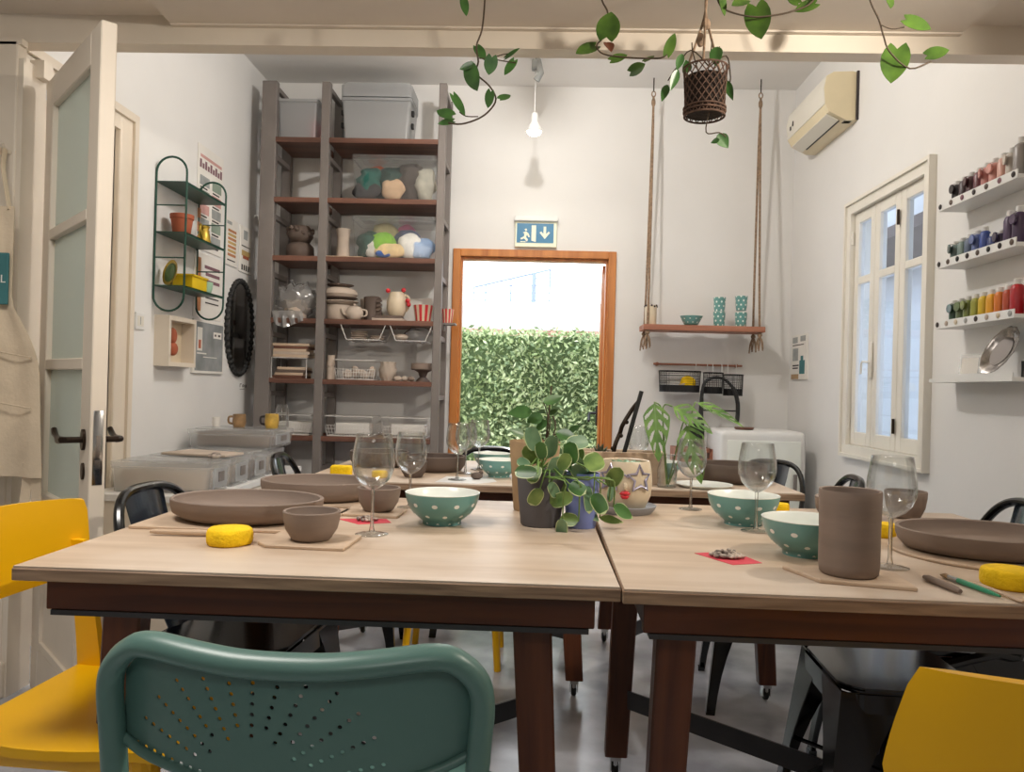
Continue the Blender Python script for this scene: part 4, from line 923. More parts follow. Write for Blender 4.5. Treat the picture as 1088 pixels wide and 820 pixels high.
for bs, tp, wd, up in (((0.405, 2.66, 1.045), (0.418, 2.62, 0.868), 0.098, (0.25, -1, 0.25)), ((0.468, 2.66, 1.032), (0.592, 2.62, 0.960), 0.078, (0.1, -0.85, 0.6)), ((0.512, 2.64, 0.972), (0.558, 2.60, 0.800), 0.092, (-0.2, -1, 0.25)), ((0.556, 2.70, 1.048), (0.705, 2.66, 0.985), 0.055, (0.1, -0.6, 0.9))):
    monstera_leaf(V(*bs)-ofs, V(*tp)-ofs, wd, up).build('leaf', LEAFM, mo, 70)
b = MB()
for pts in (((0.462, 2.70, 0.76), (0.448, 2.70, 0.90), (0.435, 2.68, 1.02), (0.405, 2.66, 1.045)), ((0.465, 2.70, 0.76), (0.447, 2.69, 0.92), (0.440, 2.68, 1.03), (0.468, 2.66, 1.032)), ((0.468, 2.70, 0.76), (0.49, 2.69, 0.88), (0.505, 2.66, 0.975), (0.512, 2.64, 0.972)), ((0.47, 2.71, 0.76), (0.52, 2.71, 0.9), (0.547, 2.70, 1.03), (0.556, 2.70, 1.048))):
    b.tube(smoothpath([V(*p)-ofs for p in pts], 4), 0.0026, 6)
b.build('stems', STEMG, mo, 60)
# ------------------------------------------------------------------ trailing plants over the opening, and the basket
def vine(name, label, L, stems, m, kind='heart', extra=None):
    t = thing(name, label, 'plant', (stems[0][0][0], stems[0][0][1], 2.26))
    o = t.location.copy()
    b = MB()
    for i, S in enumerate(stems):
        pts = [V(*p)-o for p in S]
        if i == 0: pts[0] = V(0, 0, 0.0)
        b.tube(smoothpath([p+V(0, 0.006*math.sin(7*k), 0) for k, p in enumerate(pts)], 4), 0.0026 if i == 0 else 0.0018, 6)
    b.build('stem', STEM, t, 60)
    b = MB()
    for bs, tp, wd in L:
        b.leaf(V(*bs)-o, V(*tp)-o, wd*1.05, (random.uniform(-0.5, 0.5), -1, random.uniform(0.0, 0.5)), kind, 0.12, 0.02, 8, 0.0008)
    b.build('leaves', m, t, 70)
    if extra:
        b = MB()
        for bs, tp, wd in extra: b.leaf(V(*bs)-o, V(*tp)-o, wd, (0.3, -1, 0.2), 'ovate', 0.4, 0.05, 6)
        b.build('dry_leaf', DRYL, t, 70)
    return t
vine('trailing_vine', 'long leafy vine hanging down before the bookcase top', VINE_A, [STEM_A, STEM_A2, STEM_A3, STEM_A4], LEAFD, 'heart')
vine('trailing_vine', 'vine with a dry brown leaf reaching towards the hanging basket', VINE_B, [STEM_B], LEAFP, 'heart', VINE_DRY)
vine('trailing_vine', 'vine looping along the top edge right of the hanging basket', VINE_C, [STEM_C], LEAFP, 'heart')
vine('trailing_vine', 'vine with three big heart leaves above the window', VINE_D, [STEM_D, STEM_D2], LEAFP, 'heart')
hb = thing('hanging_basket', 'small dark woven basket planter hanging on jute cords', 'planter', (0.455, 2.2, 1.865))
b = MB(); R1, Hh = 0.059, 0.135
for k in range(18):
    for s in (-1, 1):
        pts = []
        for i in range(13):
            v = i/12; a = 2*PI*k/18+s*v*PI*0.55; r = R1*(0.93+0.10*v-0.02*math.sin(PI*v)); pts.append((r*math.cos(a), r*math.sin(a), Hh*v))
        b.tube(pts, 0.0017, 5)
for z_, r_ in ((0.0, 0.056), (0.012, 0.058), (0.022, 0.058), (Hh, 0.062)):
    b.tube([(r_*math.cos(2*PI*k/36), r_*math.sin(2*PI*k/36), z_) for k in range(36)], 0.003, 6, closed=True)
b.build('basket', BASKET, hb, 60)
MB().lathe([(0, 0.004), (0.048, 0.004), (0.052, 0.02), (0.054, 0.11), (0.050, 0.112), (0.047, 0.1), (0, 0.1)], 28).build('inner_pot', SOIL, hb, 60)
b = MB()
for a in (0.6, 2.6, 4.4): b.tube(smoothpath([(0.060*math.cos(a), 0.060*math.sin(a), Hh), (0.024*math.cos(a)-0.002, 0.024*math.sin(a), 0.225), (-0.004, 0, 0.30), (0.0, 0, 0.395)], 4), 0.0036, 6)
b.ball((0.008*0, 0, 0.262), (0.011, 0.011, 0.016), 10, 8); b.ball((-0.018, -0.01, 0.212), (0.012, 0.01, 0.02), 10, 8); b.build('cords', ROPE, hb, 60)
ob = V(0.455, 2.2, 1.865); b = MB()
for bs, tp, wd in BASKET_L: b.leaf(V(*bs)-ob, V(*tp)-ob, wd*1.1, (random.uniform(-0.5, 0.5), -1, 0.3), 'ovate', 0.2, 0.03, 7, 0.0008)
b.build('leaves', LEAFD, hb, 70)
b = MB()
b.tube(smoothpath([(0.0, -0.05, 0.12), (-0.05, -0.04, 0.17), (-0.085, -0.02, 0.13), (-0.105, 0, 0.10)], 4), 0.002, 6); b.tube(smoothpath([(0.0, -0.05, 0.12), (0.05, -0.03, 0.16), (0.07, 0, 0.12), (0.07, 0, 0.10)], 4), 0.002, 6)
r_ = MB(); r_.tube(smoothpath([(0.01, -0.02, 0.01), (0.0, -0.03, -0.055), (0.038, -0.02, -0.052), (0.06, -0.01, -0.06)], 4), 0.0018, 6); r_.build('runner', STEM, hb, 60)
for z_ in ((-0.04, 0.2), (0.01, 0.21), (0.03, 0.19)): b.tube(smoothpath([(z_[0]*0.3, 0, 0.1), (z_[0], -0.02, z_[1]-0.03), (z_[0]*1.1, -0.02, z_[1])], 3), 0.0018, 6)
b.build('stems', STEM, hb, 60)
# ------------------------------------------------------------------ bookcase on the back wall
bc = thing('bookcase', 'tall grey steel bookcase with brown wooden shelves on the back wall', 'bookcase', (-1.20, 4.82, 0))
BX = lambda x: x+1.20
frames = ((-1.785, -1.690), (-1.404, -1.350), (-0.660, -0.612))
TOPZ = 2.985
for i, (x0, x1) in enumerate(frames):
    b = MB()
    b.span((BX(x0), 0, 0), (BX(x1), 0.05, TOPZ), bevel=0.003, seg=1)
    xb0 = x0 if i else x0+0.03
    b.span((BX(xb0), 0.31, 0), (BX(x1), 0.355, TOPZ), bevel=0.003, seg=1)
    for z in (0.55, 1.02, 1.40, 1.78, 2.15, 2.53, TOPZ-0.02): b.span((BX(x1)-0.03, 0.04, z-0.03), (BX(x1)-0.004, 0.32, z+0.0))
    b.build('upright_frame', STEEL, bc, 0)
SH = (0.745, 1.105, 1.486, 1.880, 2.250, 2.630)
for z in SH:
    for x0, x1 in ((-1.692, -1.403), (-1.351, -0.659)):
        MB().span((BX(x0), 0.0, z-0.032), (BX(x1), 0.345, z), bevel=0.002, seg=1).build('shelf', SHELFW, bc, 0)
for z in (0.36, 0.05):
    for x0, x1 in ((-1.692, -1.403), (-1.351, -0.659)): MB().span((BX(x0), 0.0, z-0.032), (BX(x1), 0.345, z)).build('shelf', SHELFW, bc, 0)
S1, S2, S3, S4, S5, S6 = SH[::-1]
def tubbox(name, label, x0, x1, y0, y1, z, h, m, taper=0.93, lid=True, lidm=None, group=None, clip=None, cat='box'):
    cx, cy = (x0+x1)/2, (y0+y1)/2; w, d = x1-x0, y1-y0
    t = thing(name, label, cat, (cx, cy, z), 0, group)
    b = MB(); n = 5; L1 = rrect(w*taper, d*taper, 0.018, n); L2 = rrect(w, d, 0.02, n); hb_ = h-(0.02 if lid else 0)
    lo = [b.bm.verts.new((x, y, 0)) for x, y in L1]; hi = [b.bm.verts.new((x, y, hb_)) for x, y in L2]
    for i in range(len(lo)): b._f([lo[i], lo[(i+1) % len(lo)], hi[(i+1) % len(lo)], hi[i]])
    b._f(lo[::-1]); b.tube([(x, y, hb_-0.004) for x, y in L2], 0.004, 6, closed=True)
    b.build('body', m, t, 40)
    if lid:
        l = MB(); l.prism(rrect(w+0.012, d+0.012, 0.024, n), 0.018, T(0, 0, h-0.018)); l.prism(rrect(w-0.05, d-0.05, 0.02, n), 0.007, T(0, 0, h)); l.build('lid', lidm or m, t, 30)
    if clip:
        for s in (-1, 1):
            for dz in (0.70, 0.40):
                c = MB(); c.box((s*(w/2+0.006), -d*0.30, h*dz), (0.018, 0.03, 0.034), bevel=0.004); c.build('clip', BLACKM, t, 30)
    return t
tubbox('storage_box', 'translucent storage box on the top shelf at the far left, pinkish inside', -1.70, -1.44, 4.86, 5.10, S1, 0.255, MILKP, 0.90, group='storage boxes')
pk = MB(); pk.span((-1.50, 4.91, S1+0.012), (-1.46, 5.03, S1+0.14), bevel=0.006); tag(pk.build('pink_packet', REDBOX), 'pink packet inside the translucent box on the top left shelf', 'packet')
tubbox('storage_box', 'big milky storage box with black clips on the top shelf', -1.285, -0.845, 4.86, 5.14, S1, 0.270, MILKP, 0.92, clip=True, group='storage boxes')
wl = MB(); wl.prism(rrect(0.455, 0.29, 0.03, 5), 0.075, T(0, 0, 0)); wl.prism(rrect(0.43, 0.27, 0.03, 5), 0.015, T(0, 0, 0.075)); wl.prism(rrect(0.44, 0.28, 0.03, 5), 0.012, T(0, 0, -0.0)); tag(wl.build('shallow_tub', MILKP, None, 40, (-1.066, 5.0, S1+0.278)), 'shallow white tub lying on the big milky box on the top shelf', 'tub')
def blob(name, label, c, r, m, cat, group=None, rz=0.0, sub=2, amp=0.19):
    b = MB(); b.ball((0, 0, r[2]), r, 16, 10)
    for v in b.bm.verts:
        v.co += V(math.sin(v.co.z*60+v.co.x*40), math.cos(v.co.x*55+v.co.y*30), math.sin(v.co.y*50))*amp*min(r)
        v.co.z = max(0.0, v.co.z)
    o = b.build(name, m, None, 70, c); o.rotation_euler.z = rz
    return tag(o, label, cat, group)
def big(r, k): return tuple(x*k for x in r)
def C(h): return mat('cloth_'+h[1:], h, 0.9, var=0.08, scale=20)
tubbox('storage_box', 'clear lidded box of dark fabrics on the second shelf from the top', -1.205, -0.675, 4.85, 5.13, S2, 0.285, CLEARB, 0.93, group='storage boxes')
rolls = [((-1.11, 4.95), (0.055, 0.09, 0.085), '#1f5b52', 'teal green bundle of cloth in the clear box, second shelf, at its left'), ((-1.12, 4.90), (0.06, 0.04, 0.045), '#2b2a2e', 'black cloth pouch with a pale tag, left front in the clear box'), ((-1.08, 5.03), (0.06, 0.06, 0.10), '#d8622f', 'orange cloth showing behind the teal bundle in the clear box'), ((-0.97, 4.98), (0.075, 0.09, 0.09), '#23443f', 'dark green cloth heap in the middle of the clear box, second shelf'), ((-0.95, 4.90), (0.05, 0.035, 0.055), '#c9a98a', 'beige wedge-shaped cloth at the front of the clear box, second shelf'), ((-0.84, 4.97), (0.075, 0.09, 0.10), '#4b4340', 'dark brown cloth heap at the right of the clear box, second shelf'), ((-0.745, 4.93), (0.045, 0.06, 0.085), '#b6b3a6', 'pale grey cloth bundle at the right end of the clear box, second shelf')]
for c, r, h, lb in rolls: blob('cloth_bundle', lb, (c[0], c[1], S2+0.008), (r[0]*1.55, r[1], r[2]*1.30), C(h), 'cloth', None)
tubbox('storage_box', 'clear lidded box of coloured balls and cloths on the third shelf', -1.195, -0.668, 4.85, 5.13, S3, 0.268, CLEARB, 0.93, group='storage boxes')
for c, r, h, lb in [((-1.10, 4.96), (0.06, 0.09, 0.08), '#2e4f47', 'dark green cloth at the left in the clear box, third shelf'), ((-1.075, 4.90), (0.035, 0.03, 0.06), '#d7d3cc', 'white crumpled cloth left of the lime ball in the clear box'), ((-1.01, 4.93), (0.065, 0.055, 0.078), '#7fb43c', 'lime green ball in the clear box on the third shelf'), ((-1.02, 5.03), (0.07, 0.06, 0.115), '#a59a72', 'olive beige cloth above the lime ball in the clear box'), ((-0.95, 4.885), (0.075, 0.028, 0.042), '#e6ca9a', 'pale yellow cloth at the front of the clear box, third shelf'), ((-0.87, 4.99), (0.07, 0.07, 0.09), '#46506e', 'navy cloth at the back right of the clear box, third shelf'), ((-0.83, 4.905), (0.055, 0.04, 0.075), '#e3e0da', 'white cloth bundle right of centre in the clear box, third shelf'), ((-0.755, 4.92), (0.055, 0.055, 0.062), '#7f9cc4', 'light blue cloth at the right of the clear box, third shelf'), ((-0.995, 4.875), (0.035, 0.02, 0.025), '#3f63a8', 'blue ball at the front foot of the clear box, third shelf'), ((-0.885, 5.06), (0.05, 0.04, 0.115), '#b1497c', 'magenta cloth peeping at the top of the clear box, third shelf')]:
    blob('cloth_bundle', lb, (c[0], c[1], S3+0.008), (r[0]*1.5, r[1], r[2]*1.12), C(h), 'cloth', None)
# third shelf left bay
cf = thing('clay_figure', 'rough clay pot figure with a knobbly rim, left bay of the third shelf', 'figure', (-1.562, 4.97, S3))
MB().lathe([(0, 0), (0.075, 0), (0.088, 0.03), (0.085, 0.08), (0.06, 0.105), (0, 0.11)], 24, wob=lambda a, z: 0.03*math.sin(4*a)).build('lower_pot', CLAYD, cf, 60)
b = MB(); b.lathe([(0, 0.105), (0.06, 0.108), (0.082, 0.145), (0.078, 0.185), (0.055, 0.215), (0.045, 0.21), (0.05, 0.17), (0, 0.15)], 24)
for k in range(12): b.ball((0.078*math.cos(k*PI/6), 0.078*math.sin(k*PI/6), 0.175+0.02*math.sin(k)), 0.016, 8, 6)
b.build('upper_pot', CLAYD, cf, 60)
def lathe_thing(name, label, c, prof, m, cat, group=None, n=32, wob=None, sm=50): 
    b = MB(); b.lathe(prof, n, wob=wob); return tag(b.build(name, m, None, sm, c), label, cat, group)
lathe_thing('clay_vase', 'slim pale clay vase at the left end of the third shelf', (-1.272, 4.94, S3), [(0, 0), (0.045, 0), (0.048, 0.01), (0.040, 0.08), (0.038, 0.14), (0.047, 0.185), (0.048, 0.195), (0.042, 0.195), (0.034, 0.14), (0, 0.12)], CLAYL, 'vase')
bd = MB(); bd.span((-1.37, 4.83, S3+0.0), (-1.12, 4.88, S3+0.006)); 
tag(bd.build('wooden_lath', BOARD), 'thin pale lath lying at the front edge of the third shelf', 'lath')
# fourth shelf
bg = thing('plastic_bag', 'crumpled clear plastic bag drooping over the fourth shelf, left bay', 'bag', (-1.562, 4.92, S4))
b = MB(); b.ball((0, 0, 0.118), (0.128, 0.095, 0.118), 28, 18)
rs = random.Random(4)
for v in b.bm.verts:
    p = v.co; k = 0.012*math.sin(p.x*70+p.z*45)+0.010*math.sin(p.z*95-p.y*60)+0.008*math.sin(p.x*130)
    v.co += p.normalized()*k
    v.co.z = max(v.co.z, 0.0)
b.build('film', BAGP, bg, 25)
b = MB(); G = []
for i in range(13):
    x = -0.12+0.19*i/12; row = []
    for j in range(7): v = j/6; row.append((x+0.015*v, -0.097-0.012*math.sin(i*1.9)*v-0.004, 0.045-(0.11-0.05*abs(i-4)/8)*v))
    G.append(row)
b.sheet(G, 0.001); b.build('hanging_flap', BAGP, bg, 25)
MB().lathe([(0, 0.004), (0.07, 0.004), (0.085, 0.06), (0.075, 0.12), (0, 0.13)], 20).build('contents', CLAYL, bg, 60)
def pl(name, label, c, R, h, m=None, cat='plate', group='stacked unfired pots'):
    return lathe_thing(name, label, c, [(0, 0), (R*0.6, 0), (R*0.7, 0.004), (R, h), (R-0.004, h+0.003), (R*0.66, 0.010), (0, 0.008)], m or CLAYL, cat, group)
z = S4
lathe_thing('clay_pot', 'wide clay pot at the foot of the stack on the fourth shelf', (-1.285, 4.94, z), [(0, 0), (0.080, 0), (0.088, 0.01), (0.090, 0.07), (0.084, 0.098), (0.078, 0.098), (0.080, 0.02), (0, 0.015)], CLAYL, 'pot', 'stacked unfired pots')
z += 0.0985; pl('clay_plate', 'wide pale plate lying on the clay pot, fourth shelf', (-1.278, 4.94, z), 0.115, 0.022)
z += 0.026; pl('clay_plate', 'brownish plate second up on the pot stack, fourth shelf', (-1.280, 4.94, z), 0.110, 0.020, CLAYD)
z += 0.023; lathe_thing('clay_bowl', 'upside-down pale bowl in the pot stack on the fourth shelf', (-1.283, 4.94, z), [(0, 0), (0.098, 0), (0.112, 0.02), (0.105, 0.045), (0.070, 0.062), (0.03, 0.066), (0, 0.066)], CLAYL, 'bowl', 'stacked unfired pots')
z += 0.0665; pl('clay_plate', 'topmost plate of the pot stack on the fourth shelf', (-1.283, 4.94, z), 0.088, 0.014, CLAYD)
tp = thing('teapot', 'speckled round teapot with spout in front of the pot stack', 'teapot', (-1.168, 4.862, S4))
MB().lathe([(0, 0), (0.034, 0), (0.038, 0.004), (0.055, 0.028), (0.056, 0.05), (0.042, 0.078), (0.020, 0.088), (0, 0.089)], 28).build('body', CLAYL, tp, 60)
MB().ball((0, 0, 0.094), 0.010, 10, 8).build('lid_knob', CLAYL, tp, 60)
MB().tube(smoothpath([(-0.048, -0.01, 0.03), (-0.068, -0.014, 0.045), (-0.078, -0.016, 0.07)], 3), [0.012]*4+[0.009]*3, 10).build('spout', CLAYL, tp, 60)
MB().tube(smoothpath([(0.045, 0, 0.065), (0.075, 0, 0.06), (0.075, 0, 0.03), (0.05, 0, 0.022)], 3), 0.006, 8).build('handle', CLAYL, tp, 60)
lathe_thing('clay_cup', 'small white cup behind the teapot, right of the pot stack', (-1.125, 5.02, S4), [(0, 0), (0.035, 0), (0.038, 0.05), (0.042, 0.15), (0.038, 0.15), (0.034, 0.02), (0, 0.01)], CLAYL, 'cup')
dv = thing('clay_sculpture', 'dark rough clay sculpture between the teapot and the pale pitcher', 'sculpture', (-1.072, 4.95, S4))
b = MB(); b.lathe([(0, 0), (0.055, 0), (0.06, 0.05), (0.05, 0.11), (0.055, 0.155), (0.045, 0.16), (0.03, 0.1), (0, 0.09)], 18, wob=lambda a, zz: 0.10*math.sin(3*a+zz*30)); b.build('body', CLAYD, dv, 60)
b = MB()
for k in range(5): b.leaf((0.03, -0.04, 0.02+0.028*k), (0.075, -0.055, 0.03+0.024*k), 0.035, (0, -1, 0.3), 'ovate', 0.3, 0, 5, 0.004)
b.build('scales', CLAYD, dv, 60)
wp = MB(); wp.box((-0.872, 5.085, S4+0.09), (0.335, 0.012, 0.165), rot=(math.radians(-6), 0, 0)); tag(wp.build('white_card', PAPER), 'white panel leaning behind the pale pitcher on the fourth shelf', 'panel')
for k, (w_, lb, m_) in enumerate(((0.20, 'lower of the two flat tiles under the pale pitcher', CLAYL), (0.17, 'upper of the two flat tiles under the pale pitcher', CLAYD))):
    b = MB(); b.box((0, 0, 0.008), (w_, 0.16, 0.016), bevel=0.002, rot=(0, 0, 0.06*k)); tag(b.build('clay_tile', m_, None, 0, (-0.955, 4.93, S4+0.017*k)), lb, 'tile')
pt = thing('pitcher', 'pale bird-shaped pitcher with red knobs on two flat tiles', 'pitcher', (-0.912, 4.93, S4+0.034))
MB().lathe([(0, 0), (0.045, 0), (0.050, 0.004), (0.066, 0.05), (0.064, 0.10), (0.050, 0.14), (0.046, 0.155), (0.042, 0.155), (0.045, 0.13), (0, 0.10)], 28).build('body', FACE, pt, 60)
for p in ((-0.055, -0.02, 0.163), (0.045, -0.02, 0.168), (0.075, -0.03, 0.10), (0.082, -0.03, 0.075)): 
    MB().ball(p, 0.015, 10, 8).build('red_knob', LIPS, pt, 60)
MB().tube(smoothpath([(0.04, 0, 0.14), (0.075, 0, 0.125), (0.08, 0, 0.07), (0.058, 0, 0.035)], 3), 0.008, 8).build('handle', FACE, pt, 60)
def striped(label, c, R, h):
    t = thing('striped_cup', label, 'cup', c, 0, 'red striped paper cups')
    b = MB(); n = 20
    for k in range(n):
        b.mi = k % 2; a0, a1 = 2*PI*k/n, 2*PI*(k+1)/n
        p = lambda a, r, z: b.bm.verts.new((r*math.cos(a), r*math.sin(a), z))
        b._f([p(a0, R*0.74, 0), p(a1, R*0.74, 0), p(a1, R, h), p(a0, R, h)])
    bmesh.ops.remove_doubles(b.bm, verts=b.bm.verts[:], dist=1e-5)
    b.build('wall', [LIPS, FACE], t, 40)
    MB().lathe([(0, 0.0), (R*0.73, 0.0), (R*0.70, 0.003), (0, 0.003)], 20).build('base', FACE, t)
    return t
striped('red and cream striped cup at the right end of the fourth shelf', (-0.735, 4.90, S4), 0.066, 0.105)
striped('red and cream striped cup sticking out past the bookcase side', (-0.585, 4.95, S4), 0.040, 0.09)
bk_ = MB(); bk_.span((-0.612, 4.90, S4-0.012), (-0.53, 5.0, S4-0.0005)).span((-0.612, 4.94, S4-0.05), (-0.60, 4.96, S4-0.012)); bk_.build('side_ledge', STEEL, None, 0); bpy.data.objects['side_ledge'].parent = bc; bpy.data.objects['side_ledge'].location = (1.20, -4.82, 0)
# under-shelf wire baskets
def wirebasket(label, x0, x1, z, h, y0=4.83, d=0.24, group='white wire baskets', hang=True, slope=0.045):
    t = thing('wire_basket', label, 'basket', ((x0+x1)/2, y0+d/2, z), 0, group); w = (x1-x0)/2; r = 0.0035
    wt = w; wb = w-slope
    b = MB()
    for s in (-1, 1):
        y = s*d/2
        if hang: b.tube([(-wt, y, h), (-wt, y, h-0.012), (-wb, y, 0.004), (wb, y, 0.004), (wt, y, h-0.012), (wt, y, h)], r, 6)
        else: b.tube([(-wb, y, 0.004), (-wt, y, h), (wt, y, h), (wb, y, 0.004)], r, 6, closed=True)
    for s in (-1, 1): b.tube([(s*wb, -d/2, 0.004), (s*wb, d/2, 0.004)], r, 6); b.tube([(s*wt, -d/2, h), (s*wt, d/2, h)], r, 6)
    b.build('frame', WIREW, t, 60)
    g = MB(); k = 9 if hang else 15
    for i in range(k): x = -wb+2*wb*(i+0.5)/k; g.tube([(x, -d/2, 0.004), (x, d/2, 0.004)], 0.0016, 4)
    if not hang:
        for s in (-1, 1):
            for i in range(k+1): x = -wb+2*wb*i/k; g.tube([(x, s*d/2, 0.004), (x*wt/wb, s*d/2, h*0.55)], 0.0016, 4)
            for q in (0.2, 0.38, 0.55): g.tube([(-wb-slope*q, s*d/2, h*q), (wb+slope*q, s*d/2, h*q)], 0.0016, 4)
    else:
        for q in (0.0,): g.tube([(-wb, 0, 0.004), (wb, 0, 0.004)], 0.002, 4)
    g.build('grid', WIREW, t, 60); return t
wirebasket('white wire basket hung under the fourth shelf, holding stacked plates', -1.253, -0.955, S4-0.13, 0.128)
wirebasket('white wire basket hung under the fourth shelf, holding a plastic bag', -0.940, -0.662, S4-0.13, 0.128)
for k in range(4): pl('clay_plate', ['lowest', 'second lowest', 'second highest', 'topmost'][k]+' small plate of the left pile in the hung wire basket', (-1.150, 4.93, S4-0.122+0.0135*k), 0.058, 0.011)
for k in range(2): pl('clay_plate', ['lower', 'upper'][k]+' small plate of the low right pile in the hung wire basket', (-1.030, 4.93, S4-0.122+0.0135*k), 0.05, 0.011)
blob('plastic_bag', 'crumpled clear bag in the right hung wire basket', (-0.775, 4.94, S4-0.121), (0.085, 0.07, 0.045), BAGP, 'bag', amp=0.25)
cpb = MB(); cpb.ball((0, 0, 0.022), (0.05, 0.04, 0.022), 10, 8); tag(cpb.build('clay_lump', CLAYL, None, 60, (-0.87, 4.90, S4-0.121)), 'pale clay piece left of the bag in the hung wire basket', 'clay')
# fifth shelf, left bay: stacks of boards on a wire stand
random.seed(11)
ws_ = thing('wire_stand', 'white wire stand carrying dark boards on the fifth shelf, left bay', 'stand', (-1.575, 4.94, S5))
b = MB()
for s in (-1, 1): b.tube([(-0.112, s*0.09, 0), (-0.112, s*0.09, 0.130), (0.112, s*0.09, 0.130), (0.112, s*0.09, 0)], 0.0035, 6)
for i in range(9): x = -0.11+0.22*i/8; b.tube([(x, -0.09, 0.130), (x, 0.09, 0.130)], 0.002, 5)
b.build('frame', WIREW, ws_, 60)
for k in range(4):
    b = MB(); b.box((0, 0, 0.0085), (0.195-0.01*(k % 2), 0.165, 0.017), bevel=0.002, rot=(0, 0, 0.05*(k-1.5)))
    tag(b.build('board', [SHELFW, BOARD, CLAYD, BOARD][k], None, 0, (-1.583+0.006*k, 4.94, S5+0.001+0.0178*k)), ['lowest dark board under the wire stand', 'second board up under the wire stand', 'third board up under the wire stand, dark', 'topmost board under the wire stand'][k]+', fifth shelf', 'board', 'boards under the wire stand')
for k in range(5):
    b = MB(); b.box((0, 0, 0.0085), (0.225+0.012*math.sin(k*2), 0.165, 0.017), bevel=0.002, rot=(0, 0, 0.04*math.sin(k*3)))
    tag(b.build('board', [BOARD, CLAYL, BOARD, SHELFW, BOARD][k], None, 0, (-1.572+0.005*math.sin(k*2.2), 4.94, S5+0.1345+0.0178*k)), ['lowest board of the pile on the wire stand', 'second board of the pile on the wire stand', 'middle board of the pile on the wire stand', 'fourth board of the pile on the wire stand, dark', 'top board of the pile on the wire stand'][k], 'board', 'boards on the wire stand')
# fifth shelf, right bay
lathe_thing('clay_cup', 'stacked beige cup at the left end of the fifth shelf, lower one', (-1.318, 4.89, S5), [(0, 0), (0.026, 0), (0.028, 0.07), (0.030, 0.078), (0.027, 0.078), (0.024, 0.01), (0, 0.008)], CLAYL, 'cup')
lathe_thing('clay_cup', 'beige cup standing on another cup, left end of the fifth shelf', (-1.318, 4.89, S5+0.079), [(0, 0), (0.022, 0), (0.027, 0.02), (0.022, 0.05), (0.026, 0.075), (0.022, 0.075), (0.018, 0.05), (0, 0.02)], CLAYL, 'cup')
wirebasket('white wire basket standing on the fifth shelf with shells inside', -1.280, -1.020, S5, 0.125, 4.84, 0.20, hang=False, slope=0.012)
for k, (x, y) in enumerate(((-1.22, 4.93), (-1.165, 4.95), (-1.11, 4.92), (-1.065, 4.95))): blob('clay_piece', ['leftmost pale clay piece in the wire basket of the fifth shelf', 'second pale clay piece from the left in the fifth-shelf wire basket', 'third pale clay piece from the left in the fifth-shelf wire basket', 'rightmost pale clay piece in the wire basket of the fifth shelf'][k], (x, y, S5+0.007), (0.03, 0.035, 0.03+0.012*(k % 2)), CLAYL, 'clay', None, k, amp=0.2)
lathe_thing('ruffled_vase', 'pale ruffled clay vase right of the wire basket, fifth shelf', (-0.958, 4.93, S5), [(0, 0), (0.038, 0), (0.05, 0.03), (0.055, 0.07), (0.045, 0.105), (0.05, 0.122), (0.044, 0.12), (0.035, 0.09), (0, 0.05)], CLAYL, 'vase', None, 40, lambda a, zz: 0.10*math.sin(9*a+zz*60))
for k in range(3): blob('clay_piece', ['small pale clay piece just right of the ruffled vase', 'middle small clay piece between ruffled vase and leaning tray', 'small brown clay piece left of the leaning tray, fifth shelf'][k], (-0.885+0.045*k, 4.88+0.02*(k % 2), S5), (0.024, 0.022, 0.017), [CLAYL, CLAYL, CLAY][k], 'clay', None, k, amp=0.2)
lathe_thing('white_ball', 'tiny white ball resting behind the small clay pieces', (-0.858, 4.99, S5), [(0, 0), (0.010, 0.003), (0.014, 0.014), (0.010, 0.025), (0, 0.028)], ENAMELW, 'ball')
ct = thing('clay_stand', 'dark clay dish on a stand at the right end of the fifth shelf', 'dish', (-0.735, 4.95, S5))
MB().lathe([(0, 0.075), (0.07, 0.075), (0.076, 0.08), (0.076, 0.118), (0.070, 0.12), (0.067, 0.09), (0, 0.088)], 30).build('dish', CLAY, ct, 50)
b = MB(); b.lathe([(0, 0), (0.045, 0), (0.04, 0.01), (0.02, 0.03), (0.03, 0.06), (0.055, 0.075), (0, 0.076)], 20, wob=lambda a, zz: 0.12*math.sin(3*a)); b.build('foot', CLAYD, ct, 50)
# sixth shelf: wire letter trays
for x0, x1, lb in ((-1.690, -1.420, 'white wire basket on the lowest visible shelf, left bay, behind the mugs'), (-1.335, -1.030, 'white wire basket on the lowest visible shelf, middle, above the left wine glass'), (-0.972, -0.672, 'white wire basket on the lowest visible shelf, next to the door frame')):
    wirebasket(lb, x0, x1, S6, 0.128, 4.84, 0.24, hang=False, slope=0.02)
    x = (x0+x1)/2; b = MB(); b.box((x, 5.0, S6+0.045), (0.22, 0.10, 0.072), bevel=0.004); o = b.build('paper_stack', PAPER, None, 0); tag(o, 'white paper stack in the wire basket, lowest visible shelf, '+('left bay' if x < -1.4 else 'right bay beside the upright' if x < -1 else 'next to the door frame'), 'paper')
